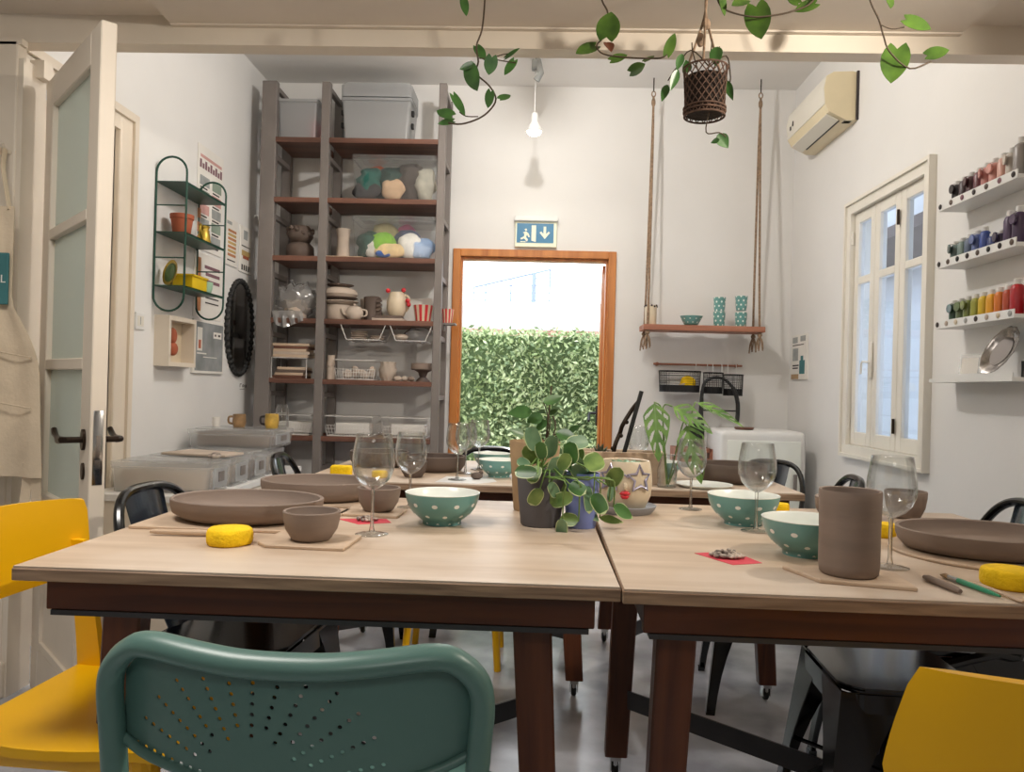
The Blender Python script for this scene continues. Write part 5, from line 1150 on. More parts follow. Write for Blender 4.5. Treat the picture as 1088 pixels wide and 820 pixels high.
# ------------------------------------------------------------------ left wall
XW = XL
gs = thing('wall_shelf', 'dark green wire wall shelf with three boards on the left wall', 'shelf', (XW, 3.925, 1.40))
D = 0.15
for y in (-0.235, 0.235):
    b = MB(); r = 0.075
    P = [(0.006, y, 0.09)]+[(0.006, y, 0.68)]
    P += [(0.006+r-r*math.cos(a), y, 0.685+r*math.sin(a)) for a in [PI*i/14 for i in range(15)]]
    P += [(0.006+2*r, y, 0.68), (0.006+2*r, y, 0.09)]
    P += [(0.006+r+r*math.cos(a), y, 0.085-r*math.sin(a)) for a in [PI*i/14 for i in range(1, 14)]]
    b.tube(P, 0.0055, 8, closed=True)
    for z in (0.27, 0.525): b.tube([(0.006, y, z), (0.156, y, z)], 0.0035, 6)
    b.build('hoop', GREENP, gs, 60)
for z in (0.135, 0.395, 0.64):
    b = MB(); b.span((0.004, -0.24, z-0.003), (0.158, 0.24, z+0.001)).span((0.154, -0.24, z-0.012), (0.158, 0.24, z+0.001)); b.build('board', GREENP, gs, 0)
ZS = (1.40+0.136, 1.40+0.396)
lathe_thing('terracotta_pot', 'terracotta pot on the middle board of the green wall shelf', (XW+0.085, 3.80, ZS[1]), [(0, 0), (0.038, 0), (0.041, 0.003), (0.052, 0.082), (0.056, 0.084), (0.057, 0.105), (0.053, 0.106), (0.049, 0.09), (0.04, 0.02), (0, 0.015)], TERRA, 'pot')
wc = thing('gravy_jug', 'bronze jug with a curved handle on the middle board of the green shelf', 'jug', (XW+0.08, 4.07, ZS[1]), math.radians(-80))
MB().lathe([(0, 0), (0.03, 0), (0.035, 0.02), (0.03, 0.06), (0.022, 0.085), (0.03, 0.105), (0.026, 0.105), (0.02, 0.08), (0, 0.06)], 20).build('body', GOLD, wc, 60)
MB().tube(smoothpath([(0.02, 0, 0.09), (0.075, 0, 0.10), (0.085, 0, 0.06), (0.032, 0, 0.03)], 4), 0.006, 8).build('handle', GOLD, wc, 60)
MB().tube(smoothpath([(-0.03, 0, 0.04), (-0.06, 0, 0.06), (-0.085, 0, 0.095)], 4), 0.008, 8).build('spout', GOLD, wc, 60)
gr_ = thing('lustre_plate', 'golden green round plate standing on the lowest board of the green shelf', 'plate', (XW+0.075, 3.735, ZS[0]), math.radians(-35))
b = MB(); b.lathe([(0, 0), (0.03, 0), (0.062, 0.010), (0.064, 0.014), (0.03, 0.006), (0, 0.006)], 36, M=T(0, 0, 0.064) @ Rx(math.radians(80))); b.build('rim', GOLD, gr_, 50)
b = MB(); b.lathe([(0, 0.0065), (0.028, 0.0065), (0.048, 0.0125), (0.046, 0.0135), (0.026, 0.0075), (0, 0.0075)], 30, M=T(0, 0, 0.064) @ Rx(math.radians(80))); b.build('well', LEAFP, gr_, 50)
yp = MB(); yp.span((-0.05, -0.085, 0), (0.05, 0.085, 0.004)); 
for q in (((-0.05, -0.085), (-0.044, 0.085)), ((0.044, -0.085), (0.05, 0.085)), ((-0.044, -0.085), (0.044, -0.079)), ((-0.044, 0.079), (0.044, 0.085))): yp.span((q[0][0], q[0][1], 0), (q[1][0], q[1][1], 0.072))
yp.span((-0.056, -0.091, 0.066), (0.056, -0.084, 0.075)).span((-0.056, 0.084, 0.066), (0.056, 0.091, 0.075)).span((-0.056, -0.09, 0.066), (-0.049, 0.09, 0.075)).span((0.049, -0.09, 0.066), (0.056, 0.09, 0.075))
tag(yp.build('yellow_planter', YELC, None, 0, (XW+0.085, 3.91, ZS[0])), 'yellow oblong ceramic planter on the lowest board of the green shelf', 'planter')
lathe_thing('mint_bowl', 'mint green cup at the far end of the lowest green board', (XW+0.085, 4.07, ZS[0]), [(0, 0), (0.035, 0), (0.045, 0.03), (0.048, 0.065), (0.044, 0.065), (0.04, 0.02), (0, 0.012)], MINT, 'cup')
def panel_on_left(name, label, y0, y1, z0, z1, th, bg, marks, cat, extra=None):
    ms = [bg]; b = MB(); b.span((XW+0.0005, y0, z0), (XW+th, y1, z1), bevel=min(0.002, th/3), seg=1)
    for k_, (u0, v0, u1, v1, m) in enumerate(marks):    # u runs left to right as seen (along +Y), v upwards
        if m not in ms: ms.append(m)
        b.mi = ms.index(m)
        b.span((XW+th-0.0002, y0+(y1-y0)*u0, z0+(z1-z0)*v0), (XW+th+0.0006+0.00012*k_, y0+(y1-y0)*u1, z0+(z1-z0)*v1))
    return tag(b.build(name, ms, None, 0), label, cat)
PLUM = mat('plum_print', '#7d5a63', 0.8); PINKP = mat('pink_print', '#c79a94', 0.8); SAND = mat('sand_print', '#c0a468', 0.8); GREEND = mat('grey_green_print', '#8b9a8c', 0.8)
mk = [(0.08, 0.88, 0.92, 0.91, PINKP)]
random.seed(21)
for i in range(9): mk.append((0.06+0.1*i, 0.78, 0.13+0.1*i, 0.86-0.03*(i % 2), PLUM))
for r in range(5):
    for c in range(2): mk.append((0.08+0.48*c, 0.62-0.135*r, 0.44+0.48*c, 0.71-0.135*r, [GREYB, GREEND, PINKP, GREYB, GREEND][(r+c) % 5])); mk.append((0.10+0.48*c, 0.59-0.135*r, 0.36+0.48*c, 0.603-0.135*r, INK))
for r in range(4): mk.append((0.02, 0.03+0.13*r, 0.12, 0.12+0.13*r, ORANGE))
panel_on_left('poster', 'tall printed poster with a plum heading behind the green wall shelf', 4.14, 4.475, 1.80, 2.375, 0.006, PAPER, mk, 'poster')
mk = [(0.08, 0.55, 0.22, 0.92, ORANGE), (0.10, 0.10, 0.24, 0.40, ORANGE), (0.05, 0.60, 0.09, 0.75, SAND)]
for r in range(3): mk.append((0.35+0.04*r, 0.78-0.11*r, 0.90, 0.83-0.11*r, PLUM))
for r in range(3): mk.append((0.40, 0.40-0.08*r, 0.88, 0.42-0.08*r, INK))
panel_on_left('poster', 'white sheet with orange marks showing behind the lower green boards', 4.13, 4.50, 1.425, 1.785, 0.005, PAPER, mk, 'poster')
SLG = mat('slate_print', '#7d8284', 0.25, var=0.1, scale=10, h2='#9ba0a1')
lpst = panel_on_left('framed_board', 'grey glossy board with a white edge below the green wall shelf', 4.125, 4.525, 1.115, 1.415, 0.016, PAPER, [(0.04, 0.05, 0.96, 0.95, SLG), (0.10, 0.42, 0.26, 0.85, PAPER), (0.14, 0.46, 0.22, 0.62, TERRA), (0.62, 0.68, 0.90, 0.80, PAPER), (0.66, 0.72, 0.72, 0.76, INK), (0.78, 0.72, 0.86, 0.76, INK), (0.10, 0.36, 0.40, 0.385, PAPER), (0.30, 0.30, 0.75, 0.315, PAPER)], 'board')
mk = [(0.12, 0.86, 0.5, 0.93, GREYB)]+[(0.22, 0.20+0.085*r, 0.85, 0.255+0.085*r, SAND if r % 2 else ORANGE) for r in range(7)]+[(0.2, 0.10, 0.8, 0.125, INK)]
panel_on_left('small_print', 'small print with golden bands right of the tall poster', 4.520, 4.715, 1.775, 2.060, 0.008, PAPER, mk, 'print')
mk = [(0.28, 0.72, 0.62, 0.92, GREYB), (0.12, 0.56, 0.85, 0.585, INK), (0.15, 0.36, 0.85, 0.48, SAND), (0.25, 0.30, 0.75, 0.37, TERRA)]+[(0.15+0.18*k, 0.05, 0.26+0.18*k, 0.17, INK) for k in range(4)]
panel_on_left('small_print', 'small print with a brown bowl motif, nearest the bookcase', 4.752, 4.948, 1.765, 2.056, 0.008, PAPER, mk, 'print')
mr = thing('wall_mirror', 'oval mirror with a black scalloped rim on the left wall', 'mirror', (XW, 4.775, 1.413))
MB().prism(ellipse(0.20, 0.283, 48), 0.004, T(0.010, 0, 0) @ Ry(PI/2) @ Rz(PI/2)).build('glass', MIRROR, mr, 0)
b = MB(); n = 44
for k in range(n): a = 2*PI*k/n; b.ball((0.012, 0.205*math.cos(a), 0.290*math.sin(a)), 0.019, 8, 6)
b.tube([(0.012, 0.205*math.cos(2*PI*k/n), 0.290*math.sin(2*PI*k/n)) for k in range(n)], 0.012, 8, closed=True); b.build('scalloped_rim', BLACKM, mr, 60)
fx = thing('shadow_box', 'deep white shadow-box frame with a small brown figure on the left wall', 'frame', (XW, 3.87, 1.268))
b = MB(); d_ = 0.075
for q in (((-0.15, -0.125), (-0.128, 0.125)), ((0.128, -0.125), (0.15, 0.125)), ((-0.128, -0.125), (0.128, -0.103)), ((-0.128, 0.103), (0.128, 0.125))): b.span((0, q[0][0], q[0][1]), (d_, q[1][0], q[1][1]))
b.build('frame', CREAM, fx, 0); MB().span((0, -0.128, -0.103), (0.006, 0.128, 0.103)).build('backing', FACE, fx, 0)
b = MB(); b.ball((0.03, -0.02, 0.03), (0.02, 0.032, 0.042), 12, 8); b.ball((0.03, -0.012, -0.035), (0.02, 0.04, 0.035), 12, 8); b.build('figure', TERRA, fx, 60)
panel_on_left('small_picture', 'narrow dark picture partly behind the white shadow box', 4.045, 4.105, 1.145, 1.325, 0.012, PAPER, [(0.12, 0.1, 0.9, 0.9, GREYB), (0.3, 0.5, 0.7, 0.8, INK), (0.3, 0.2, 0.8, 0.35, INK)], 'picture')
panel_on_left('light_switch', 'white switch plate at the left of the white shadow box', 3.53, 3.61, 1.308, 1.388, 0.010, WHITEP, [(0.15, 0.2, 0.85, 0.8, ACW), (0.45, 0.3, 0.55, 0.75, GREYB)], 'switch')
b = MB()
for x0, x1, z0_, z1_ in ((4.83, 4.836, 1.04, 1.062), (4.83, 4.86, 1.058, 1.062), (4.868, 4.874, 1.04, 1.055), (4.868, 4.89, 1.040, 1.043), (4.885, 4.891, 1.04, 1.06), (4.90, 4.906, 1.04, 1.055), (4.90, 4.925, 1.052, 1.055), (4.92, 4.926, 1.035, 1.055), (4.935, 4.941, 1.038, 1.056), (4.83, 4.91, 1.026, 1.029)): b.span((XW+0.0002, x0, z0_), (XW+0.0012, x1, z1_))
tag(b.build('wall_lettering', INK, None, 0), 'tiny dark lettering on the white wall below the oval mirror', 'lettering')
# low cabinet and clear boxes along the left wall
lcab = thing('low_cabinet', 'low beige cabinet along the left wall under the clear boxes', 'cabinet', (-1.62, 3.62, 0))
MB().span((-0.25, -0.45, 0), (0.25, 0.80, 0.565)).build('body', CREAM, lcab, 0); MB().span((-0.255, -0.47, 0.565), (0.27, 0.82, 0.595), bevel=0.004).build('worktop', WHITEP, lcab, 0)
for y in (-0.42, 0.0, 0.40):
    dd = MB().span((0.25, y, 0.03), (0.266, y+0.38, 0.56), bevel=0.003).build('cabinet_door', CREAM, lcab, 0); MB().box((0.276, y+0.33, 0.48), (0.018, 0.015, 0.1), bevel=0.004).build('handle', STEEL, dd, 0)
def clearbox(label, y0, y1, z, h, x0=-1.80, x1=-1.37, fill=CLAYL):
    t = tubbox('clear_box', label, x0, x1, y0, y1, z, h, CLEARP, 0.96, group='clear storage boxes on the low cabinet')
    w = x1-x0; d = y1-y0
    b = MB(); b.box((w/2*0.99, 0, h*0.48), (0.008, d*0.62, h*0.66), bevel=0.003); b.build('handle_plate', MILKP, t, 0)
    b = MB(); b.box((w/2*0.99+0.006, 0, h*0.52), (0.006, d*0.24, h*0.34), bevel=0.002); b.build('grip', STEEL, t, 0)
    b = MB(); b.box((0, 0, h*0.40), (w*0.84, d*0.82, h*0.70), bevel=0.012)
    for v in b.bm.verts: v.co.z += 0.012*math.sin(v.co.x*40+v.co.y*25)*(1 if v.co.z > h*0.4 else 0)
    b.build('contents', fill, t, 50); return t
for k, (lb, f_) in enumerate((('clear box of wrapped brown clay, nearest on the low cabinet', CLAYL), ('clear box second from the near end of the low cabinet row', CLAYL), ('clear box third from the near end of the low cabinet row', CLAY), ('clear box at the far end of the low cabinet row', CLAYL))):
    clearbox(lb, 3.22+0.245*k, 3.445+0.245*k, 0.595, 0.128, fill=f_)
clearbox('clear box stacked on top of the far boxes by the bookcase', 3.98, 4.33, 0.7305, 0.088, -1.82, -1.37, CLAY)
flat_board('grey clay-stained sheet lying across the clear box lids', [(-1.72, 3.50), (-1.40, 3.45), (-1.38, 3.62), (-1.68, 3.72)], 0.731, 0.010, CLAYL, 'sheet', 'clay_sheet')
blob('clay_lump', 'small white and dark lump on the near box lid corner', (-1.43, 3.40, 0.7305), (0.03, 0.025, 0.013), PEB, 'clay')
def mug(label, c, R, h, m, hm=None, rz=0):
    t = thing('mug', label, 'mug', c, rz, 'mugs on the stacked clear box')
    MB().lathe([(0, 0), (R*0.8, 0), (R*0.85, 0.003), (R, h*0.4), (R*0.93, h), (R*0.86, h), (R*0.9, h*0.4), (0, 0.01)], 24).build('body', m, t, 50)
    MB().tube(smoothpath([(R*0.9, 0, h*0.8), (R*1.6, 0, h*0.75), (R*1.6, 0, h*0.35), (R*0.92, 0, h*0.25)], 4), 0.006, 8).build('handle', hm or m, t, 60)
    return t
ztop = 0.7305+0.0955
mug('brown mug on the stacked clear box, left of the yellow mug', (-1.62, 4.17, ztop), 0.036, 0.072, mat('brown_glaze', '#9a7a55', 0.4, var=0.2, scale=20), rz=PI)
mug('yellow mug with a dark handle on the stacked clear box', (-1.44, 4.17, ztop), 0.038, 0.078, mat('mustard_glaze', '#c9a44a', 0.4, var=0.15, scale=20), INK, rz=PI)
lathe_thing('white_block', 'small pale block-like cup at the left end of the stacked clear box', (-1.76, 4.2, ztop), [(0, 0), (0.02, 0), (0.022, 0.05), (0.018, 0.052), (0, 0.05)], PAPER, 'cup')
lathe_thing('glass_jar', 'clear glass jar behind the yellow mug by the bookcase', (-1.42, 4.28, ztop), [(0, 0), (0.033, 0), (0.036, 0.005), (0.036, 0.10), (0.028, 0.118), (0.030, 0.128), (0.027, 0.128), (0.024, 0.115), (0.033, 0.098), (0.033, 0.008), (0, 0.006)], GLASS, 'jar')
# canvas apron hung on the jamb
ap = thing('apron', 'natural canvas apron with a teal print hanging at the left edge', 'apron', (-1.70, 2.42, 0))
def apz(s, v):   # half outline
    return None
G = []
for i in range(25):
    v = i/24; z = 1.62-0.865*v
    if v < 0.36: wd = 0.058+0.012*v
    elif v < 0.66: q = (v-0.36)/0.30; wd = 0.0623+0.108*math.sin(q*PI/2)
    else: wd = 0.170+0.020*(v-0.66)/0.34
    row = []
    for j in range(17):
        u = -1+j/8; row.append((u*wd-0.048, -0.012*math.cos(u*5+v*2)*v-0.015*v-0.006*math.sin(u*9)*v, z))
    G.append(row)
MB().sheet(G, 0.003).build('canvas', CREAMF, ap, 60)
b = MB(); b.tube([(-0.095, -0.03, 0.985+0.02), (0.0, -0.034, 0.97+0.02), (0.105, -0.035, 0.955+0.02)], 0.0025, 6); b.tube([(-0.155, -0.033, 1.165), (0.0, -0.028, 1.15), (0.10, -0.028, 1.135)], 0.0025, 6); b.build('pocket_seam', CREAMF, ap, 60)
b = MB(); b.box((-0.042, -0.018, 1.385), (0.105, 0.008, 0.165), bevel=0.003, rot=(0, 0, 0)); b.build('print', TEALC, ap, 0)
fc = bpy.data.curves.new('letters', 'FONT'); fc.body = 'EL'; fc.size = 0.036; fc.extrude = 0.0006; fc.align_x = 'RIGHT'
fo = bpy.data.objects.new('letters', fc); COL.objects.link(fo); fo.parent = ap; fo.location = (0.004, -0.0228, 1.372); fo.rotation_euler = (PI/2, 0, 0); fc.materials.append(PAPER)
bpy.context.view_layer.update(); me_ = bpy.data.meshes.new_from_object(fo.evaluated_get(bpy.context.evaluated_depsgraph_get())); bpy.data.objects.remove(fo)
fo = bpy.data.objects.new('letters', me_); COL.objects.link(fo); fo.parent = ap; fo.location = (0.004, -0.0228, 1.372); fo.rotation_euler = (PI/2, 0, 0)
b = MB(); b.tube(smoothpath([(-0.095, 0, 1.61), (-0.09, 0.02, 1.75), (-0.08, 0.075, 1.83), (-0.045, 0.02, 1.75), (-0.005, 0, 1.61)], 4), 0.007, 6, flat=(0.4, 1.4)); b.build('neck_strap', CREAMF, ap, 60)
for s, x in ((-1, -0.07), (1, 0.085), (1, 0.125)):
    b = MB(); G = [[(x+0.016*u+0.01*math.sin(4*v+x*30), -0.018+0.012*math.sin(5*v), 0.80-0.30*v-0.04*(x > 0.1)) for v in [k/9 for k in range(10)]] for u in (-1, 0, 1)]
    b.sheet(G, 0.002); b.build('tie', CREAMF, ap, 60)
pg = MB(); pg.tube([(-1.78, 2.55, 1.82), (-1.78, 2.49, 1.822), (-1.78, 2.478, 1.84)], 0.007, 8); tag(pg.build('coat_peg', CREAM, None, 60), 'cream painted peg on the door jamb holding the apron', 'peg')
# ------------------------------------------------------------------ right wall
b = MB()
ac = thing('air_conditioner', 'cream split air conditioner high on the right wall', 'air conditioner', (XR, 4.49, 2.565))
P = [(0, 0.0), (0, 0.255), (-0.03, 0.262), (-0.13, 0.258), (-0.168, 0.235), (-0.180, 0.17), (-0.172, 0.085), (-0.150, 0.045), (-0.06, 0.0)]
Mx = Matrix(((1, 0, 0, 0), (0, 0, 1, 0), (0, 1, 0, 0), (0, 0, 0, 1)))
MB().prism(P, 0.62, T(0, -0.31, 0) @ Mx).build('case', ACB, ac, 30)
F = [(-0.1315, 0.2605), (-0.1705, 0.2365), (-0.1835, 0.17), (-0.1755, 0.086), (-0.1725, 0.087), (-0.179, 0.17), (-0.167, 0.234), (-0.13, 0.257)]
MB().prism(F, 0.612, T(0, -0.306, 0) @ Mx).build('front_panel', ACW, ac, 30)
b = MB(); b.prism([(-0.152, 0.044), (-0.090, 0.012), (-0.094, 0.004), (-0.156, 0.036)], 0.56, T(0, -0.28, 0) @ Mx); b.build('louvre', ACW, ac, 20)
b = MB(); b.prism([(-0.093, 0.0152), (-0.080, 0.0085), (-0.082, 0.0045), (-0.095, 0.011)], 0.50, T(0, -0.27, 0) @ Mx); b.build('outlet_slot', BLACKM, ac, 0)
b = MB(); b.box((-0.006, -0.318, 0.13), (0.012, 0.012, 0.26)); b.build('mounting_plate', INK, ac, 0)
b = MB(); b.box((-0.1815, 0.235, 0.135), (0.003, 0.018, 0.022)); b.box((-0.1825, 0.19, 0.15), (0.003, 0.018, 0.03), rot=(0.3, 0, 0)); b.build('badge', INK, ac, 0)
b = MB(); b.box((-0.045, -0.275, 0.006), (0.04, 0.04, 0.012)); b.build('label_plate', STEEL, ac, 0)
# small poster near the corner
ms = [PAPER, GREYB, TEALC, CARD, INK]; b = MB(); b.span((XR-0.010, 4.835, 1.185), (XR-0.0005, 5.125, 1.472))
for u0, v0, u1, v1, m in ((0.08, 0.82, 0.4, 0.95, 1), (0.58, 0.84, 0.9, 0.96, 1), (0.08, 0.76, 0.8, 0.78, 4), (0.1, 0.42, 0.45, 0.70, 1), (0.1, 0.3, 0.5, 0.33, 4), (0.1, 0.24, 0.45, 0.27, 4), (0.55, 0.12, 0.88, 0.42, 2), (0.62, 0.42, 0.78, 0.52, 2), (0.02, 0.01, 0.5, 0.12, 3)):
    b.mi = m; b.span((XR-0.0112, 5.125-0.29*u1, 1.185+0.287*v0), (XR-0.0098, 5.125-0.29*u0, 1.185+0.287*v1))
tag(b.build('poster', ms, None, 0), 'small poster on the right wall near the far corner', 'poster')
# glaze shelves
random.seed(9)
def glazeshelf(label, z, dots_, dm):
    t = thing('glaze_shelf', label, 'shelf', (XR, 2.80, z), 0, 'white glaze shelves')
    b = MB(); b.span((-0.105, -0.20, 0), (0, 0.30+(0.05 if dots_ == 0 else 0), 0.014), bevel=0.001, seg=1); b.build('board', WHITEP, t, 0)
    l = MB(); l.span((-0.109, -0.20, 0), (-0.1051, 0.30, 0.030)); lo_ = l.build('front_lip', WHITEP, t, 0)
    for k in range(dots_):
        y = 0.285-0.465*k/(max(1, dots_-1))
        MB().lathe([(0, 0), (0.0095, 0), (0.0105, 0.002), (0.008, 0.004), (0, 0.0045)], 14, M=T(-0.109, y, 0.016) @ Ry(-PI/2)).build('glaze_sample', dm[k % len(dm)], lo_, 60)
    return t
ZG = (1.822, 1.596, 1.358, 1.148)
glazeshelf('white glaze shelf, topmost on the right wall, with red and grey bottles', ZG[0], 7, [INK, CLAYD, PLUM])
glazeshelf('white glaze shelf with blue and purple bottles on the right wall', ZG[1], 8, [INK, CLAYD, BLACKM])
glazeshelf('white glaze shelf with green to red bottles on the right wall', ZG[2], 8, [INK, CLAYL, FACE, GREYB])
glazeshelf('lowest white shelf on the right wall, with the silver oval dish', ZG[3], 0, [INK])
def gbottle(label, c, h, r, hexc, disc=True, nozzle=False, group='glaze bottles'):
    t = thing('glaze_bottle', label, 'bottle', c, random.uniform(-0.3, 0.3), group); m = mat('glaze_'+hexc[1:], hexc, 0.35, var=0.04)
    if nozzle:
        MB().lathe([(0, 0), (r, 0), (r, h*0.55), (r*0.7, h*0.66), (0, h*0.68)], 20).build('body', m, t, 40)
        MB().lathe([(r*0.6, h*0.64), (r*0.5, h*0.72), (r*0.18, h*0.80), (r*0.07, h), (0, h)], 16).build('nozzle', m if hexc != '#3c4a46' else INK, t, 40)
    else:
        MB().lathe([(0, 0), (r, 0), (r*1.02, 0.003), (r, h*0.72), (r*0.8, h*0.82), (r*0.5, h*0.86), (0, h*0.87)], 22).build('body', m, t, 40)
        MB().lathe([(r*0.55, h*0.85), (r*0.58, h*0.86), (r*0.58, h), (r*0.5, h*1.01), (0, h*1.01)], 18).build('cap', WHITEP, t, 40)
    if disc:
        g = MB(); g.lathe([(0, -0.003), (0.017, -0.003), (0.018, 0), (0.017, 0.003), (0, 0.003)], 20, M=T(-r-0.006, -0.008, h*0.66) @ Ry(PI/2)); g.tube([(-r*0.5, -0.002, h*0.88), (-r-0.006, -0.008, h*0.66+0.017)], 0.001, 5); g.build('test_tag', mat('tag_'+hexc[1:], hexc, 0.25, var=0.15, scale=40), t, 60)
    return t
row1 = ['#2a2226', '#3a2a2e', '#4d2f35', '#5e3038', '#b47a74', '#c08a80', '#c4988a', '#b9b0a6', '#8d8784']
nm1 = ['black', 'very dark brown', 'dark plum', 'maroon', 'dusty salmon', 'salmon pink', 'pinkish beige', 'cream', 'tall grey']
for k in range(9):
    gbottle(nm1[k]+' glaze bottle on the topmost white wall shelf', (XR-0.058, 3.062-0.0495*k, ZG[0]+0.0145), 0.098+0.003*k+(0.018 if k == 8 else 0), 0.0195 if k < 8 else 0.024, row1[k], k in (0, 2, 4, 5, 7))
gbottle('small squeeze bottle with a pointed nozzle at the near end of the topmost white shelf', (XR-0.050, 2.612, ZG[0]+0.0145), 0.085, 0.022, '#3c4a46', False, True)
row2 = ['#5a6b68', '#6f817c', '#57657c', '#5a6a9a', '#32488c', '#28356a', '#3b3350', '#4c3a56', '#3d2a48']
nm2 = ['dark grey-green', 'grey-green', 'slate blue', 'pale violet-blue', 'bright blue', 'navy blue', 'dull indigo', 'plum purple', 'tall deep purple']
for k in range(9):
    gbottle(nm2[k]+' glaze bottle on the second white wall shelf', (XR-0.058, 3.062-0.0495*k, ZG[1]+0.0145), (0.088+0.004*k if k not in (5, 6) else 0.07)+(0.012 if k > 6 else 0), 0.0195 if k < 7 else 0.0215, row2[k], k in (0, 3, 6, 8))
gbottle('tiny dark squeeze bottle at the near end of the second white shelf', (XR-0.04, 2.618, ZG[1]+0.0145), 0.045, 0.012, '#3a4048', False, True)
row3 = ['#2f4a38', '#5f6e48', '#6f7a3c', '#8d8f35', '#c2a521', '#d39a1c', '#c8701e', '#a5401f', '#a3151f']
nm3 = ['dark green', 'moss green', 'olive green', 'yellow-green', 'mustard yellow', 'amber', 'orange', 'rust red', 'tall scarlet']
for k in range(9):
    gbottle(nm3[k]+' glaze bottle on the third white wall shelf', (XR-0.058, 3.062-0.0495*k, ZG[2]+0.0145), 0.096+0.002*k+(0.012 if k > 7 else 0), 0.0185 if k < 8 else 0.0225, row3[k], k in (0, 1, 2))
gbottle('small red squeeze bottle at the near end of the third white shelf', (XR-0.045, 2.612, ZG[2]+0.0145), 0.085, 0.021, '#8e1c26', False, True)
od = thing('silver_dish', 'oval silver dish leaning on the wall on the lowest white shelf', 'dish', (XR-0.058, 2.745, ZG[3]+0.0155), 0)
Mo = T(0.0, 0, 0.09) @ Rz(math.radians(-66)) @ Rx(math.radians(70)) @ Rz(math.radians(-22)) @ Matrix.Diagonal((0.62, 1.10, 1.0, 1))
b = MB(); b.lathe([(0, 0), (0.055, 0), (0.068, 0.010), (0.084, 0.014), (0.0845, 0.017), (0.068, 0.014), (0.054, 0.004), (0, 0.004)], 44, M=Mo, wob=lambda a, zz: 0.02*math.sin(14*a)*(zz > 0.012)); b.build('rim', mat('silver_lustre', '#8f8a86', 0.25, 0.8, var=0.15, scale=40), od, 50)
b = MB(); b.lathe([(0, 0.0045), (0.05, 0.0045), (0.05, 0.0055), (0, 0.0055)], 30, M=Mo); b.build('well', STEEL, od, 50)
af = thing('acrylic_frame', 'small clear stand-up frame left of the silver dish', 'frame', (XR-0.070, 2.915, ZG[3]+0.0145), math.radians(-62))
MB().box((0, 0, 0.045), (0.085, 0.012, 0.09), bevel=0.003, rot=(math.radians(-8), 0, 0)).build('block', CLEARP, af, 0)
MB().box((0, -0.0075, 0.045), (0.062, 0.001, 0.062), rot=(math.radians(-8), 0, 0)).build('card', PAPER, af, 0)
ck = MB(); ck.span((-0.003, -0.02, 0), (0.003, 0.02, 0.004)).span((-0.003, 0.014, 0), (0.003, 0.02, 0.055)).span((-0.003, 0.0, 0.049), (0.003, 0.02, 0.055)); tag(ck.build('plate_stand', BLACKM, None, 0, (XR-0.05, 2.625, ZG[3]+0.0145)), 'small black plate stand at the near end of the lowest white shelf', 'stand')
# ------------------------------------------------------------------ back wall
ex = thing('exit_sign', 'blue and pale emergency exit sign above the back door', 'sign', (-0.031, YB, 2.13))
MB().span((-0.140, -0.030, -0.100), (0.140, -0.002, 0.072), bevel=0.003).build('panel', SIGNW, ex, 0)
MB().span((-0.128, -0.0318, -0.072), (0.118, -0.0295, 0.058)).build('blue_field', SIGNB, ex, 0)
MB().span((-0.146, -0.055, 0.070), (0.146, 0.0, 0.104), bevel=0.006).build('lamp_housing', WHITEP, ex, 20)
b = MB(); Mv = T(0, -0.0318, 0) @ Rx(PI/2)
b.prism([(0.050, 0.038), (0.068, 0.038), (0.068, -0.012), (0.084, 0.006), (0.094, -0.004), (0.059, -0.046), (0.024, -0.004), (0.034, 0.006), (0.050, -0.012)], 0.0015, Mv); b.build('arrow', SIGNW, ex, 0)
b = MB(); b.prism([(-0.03, 0.045), (0.0, 0.045), (0.0, -0.066), (-0.03, -0.058)], 0.0015, Mv); b.prism([(-0.078, 0.018), (-0.066, 0.024), (-0.058, 0.012), (-0.069, 0.006)], 0.0015, Mv)
b.prism([(-0.088, -0.004), (-0.066, 0.004), (-0.048, -0.012), (-0.040, -0.034), (-0.050, -0.036), (-0.060, -0.018), (-0.066, -0.034), (-0.052, -0.052), (-0.060, -0.066), (-0.078, -0.044), (-0.100, -0.052), (-0.104, -0.042), (-0.080, -0.030), (-0.078, -0.012)], 0.0015, Mv)
b.prism([(-0.104, -0.062), (-0.068, -0.062), (-0.068, -0.069), (-0.104, -0.069)], 0.0015, Mv); b.build('running_figure', SIGNW, ex, 0)
# swing shelf on jute ropes
sw = thing('swing_shelf', 'wooden plank shelf hanging on jute ropes at the back wall', 'shelf', (1.055, 5.03, 1.475))
MB().box((0, 0, 0.019), (0.77, 0.20, 0.036), bevel=0.003).build('plank', SWINGW, sw, 0)
for s in (-1, 1):
    x = s*0.345-0.0; top = 1.565
    for y in (-0.075, 0.075):
        MB().tube(smoothpath([(x+s*0.012, y, -0.02), (x+s*0.006, y*0.8, 0.30), (x, y*0.25, 1.2), (x, 0, 1.45), (x, 0, top-0.04)], 3), 0.0075, 8).build('rope', ROPE, sw, 60)
        b = MB(); b.ball((x+s*0.012, y, -0.015), (0.016, 0.016, 0.014), 10, 8)
        for k in range(5): b.tube(smoothpath([(x+s*0.012, y, -0.02), (x+s*0.012+0.018*math.cos(k*1.3), y+0.015*math.sin(k*1.3), -0.06), (x+s*0.012+0.022*math.cos(k*1.3+0.3), y+0.018*math.sin(k*1.3), -0.105-0.01*(k % 3))], 3), 0.0045, 6)
        b.build('tassel', ROPE, sw, 60)
    b = MB(); b.ball((x, 0, top-0.08), (0.014, 0.014, 0.03), 10, 8); b.tube([(x+0.012*math.cos(a), 0, top-0.025+0.018*math.sin(a)) for a in [2*PI*k/12 for k in range(12)]], 0.004, 6, closed=True); b.build('knot', ROPE, sw, 60)
    b = MB(); b.tube([(x, 0, top-0.01), (x, 0, HC-1.475)], 0.004, 6); b.build('ceiling_hook', BRASSD, sw, 60)
zs = 1.475+0.0375
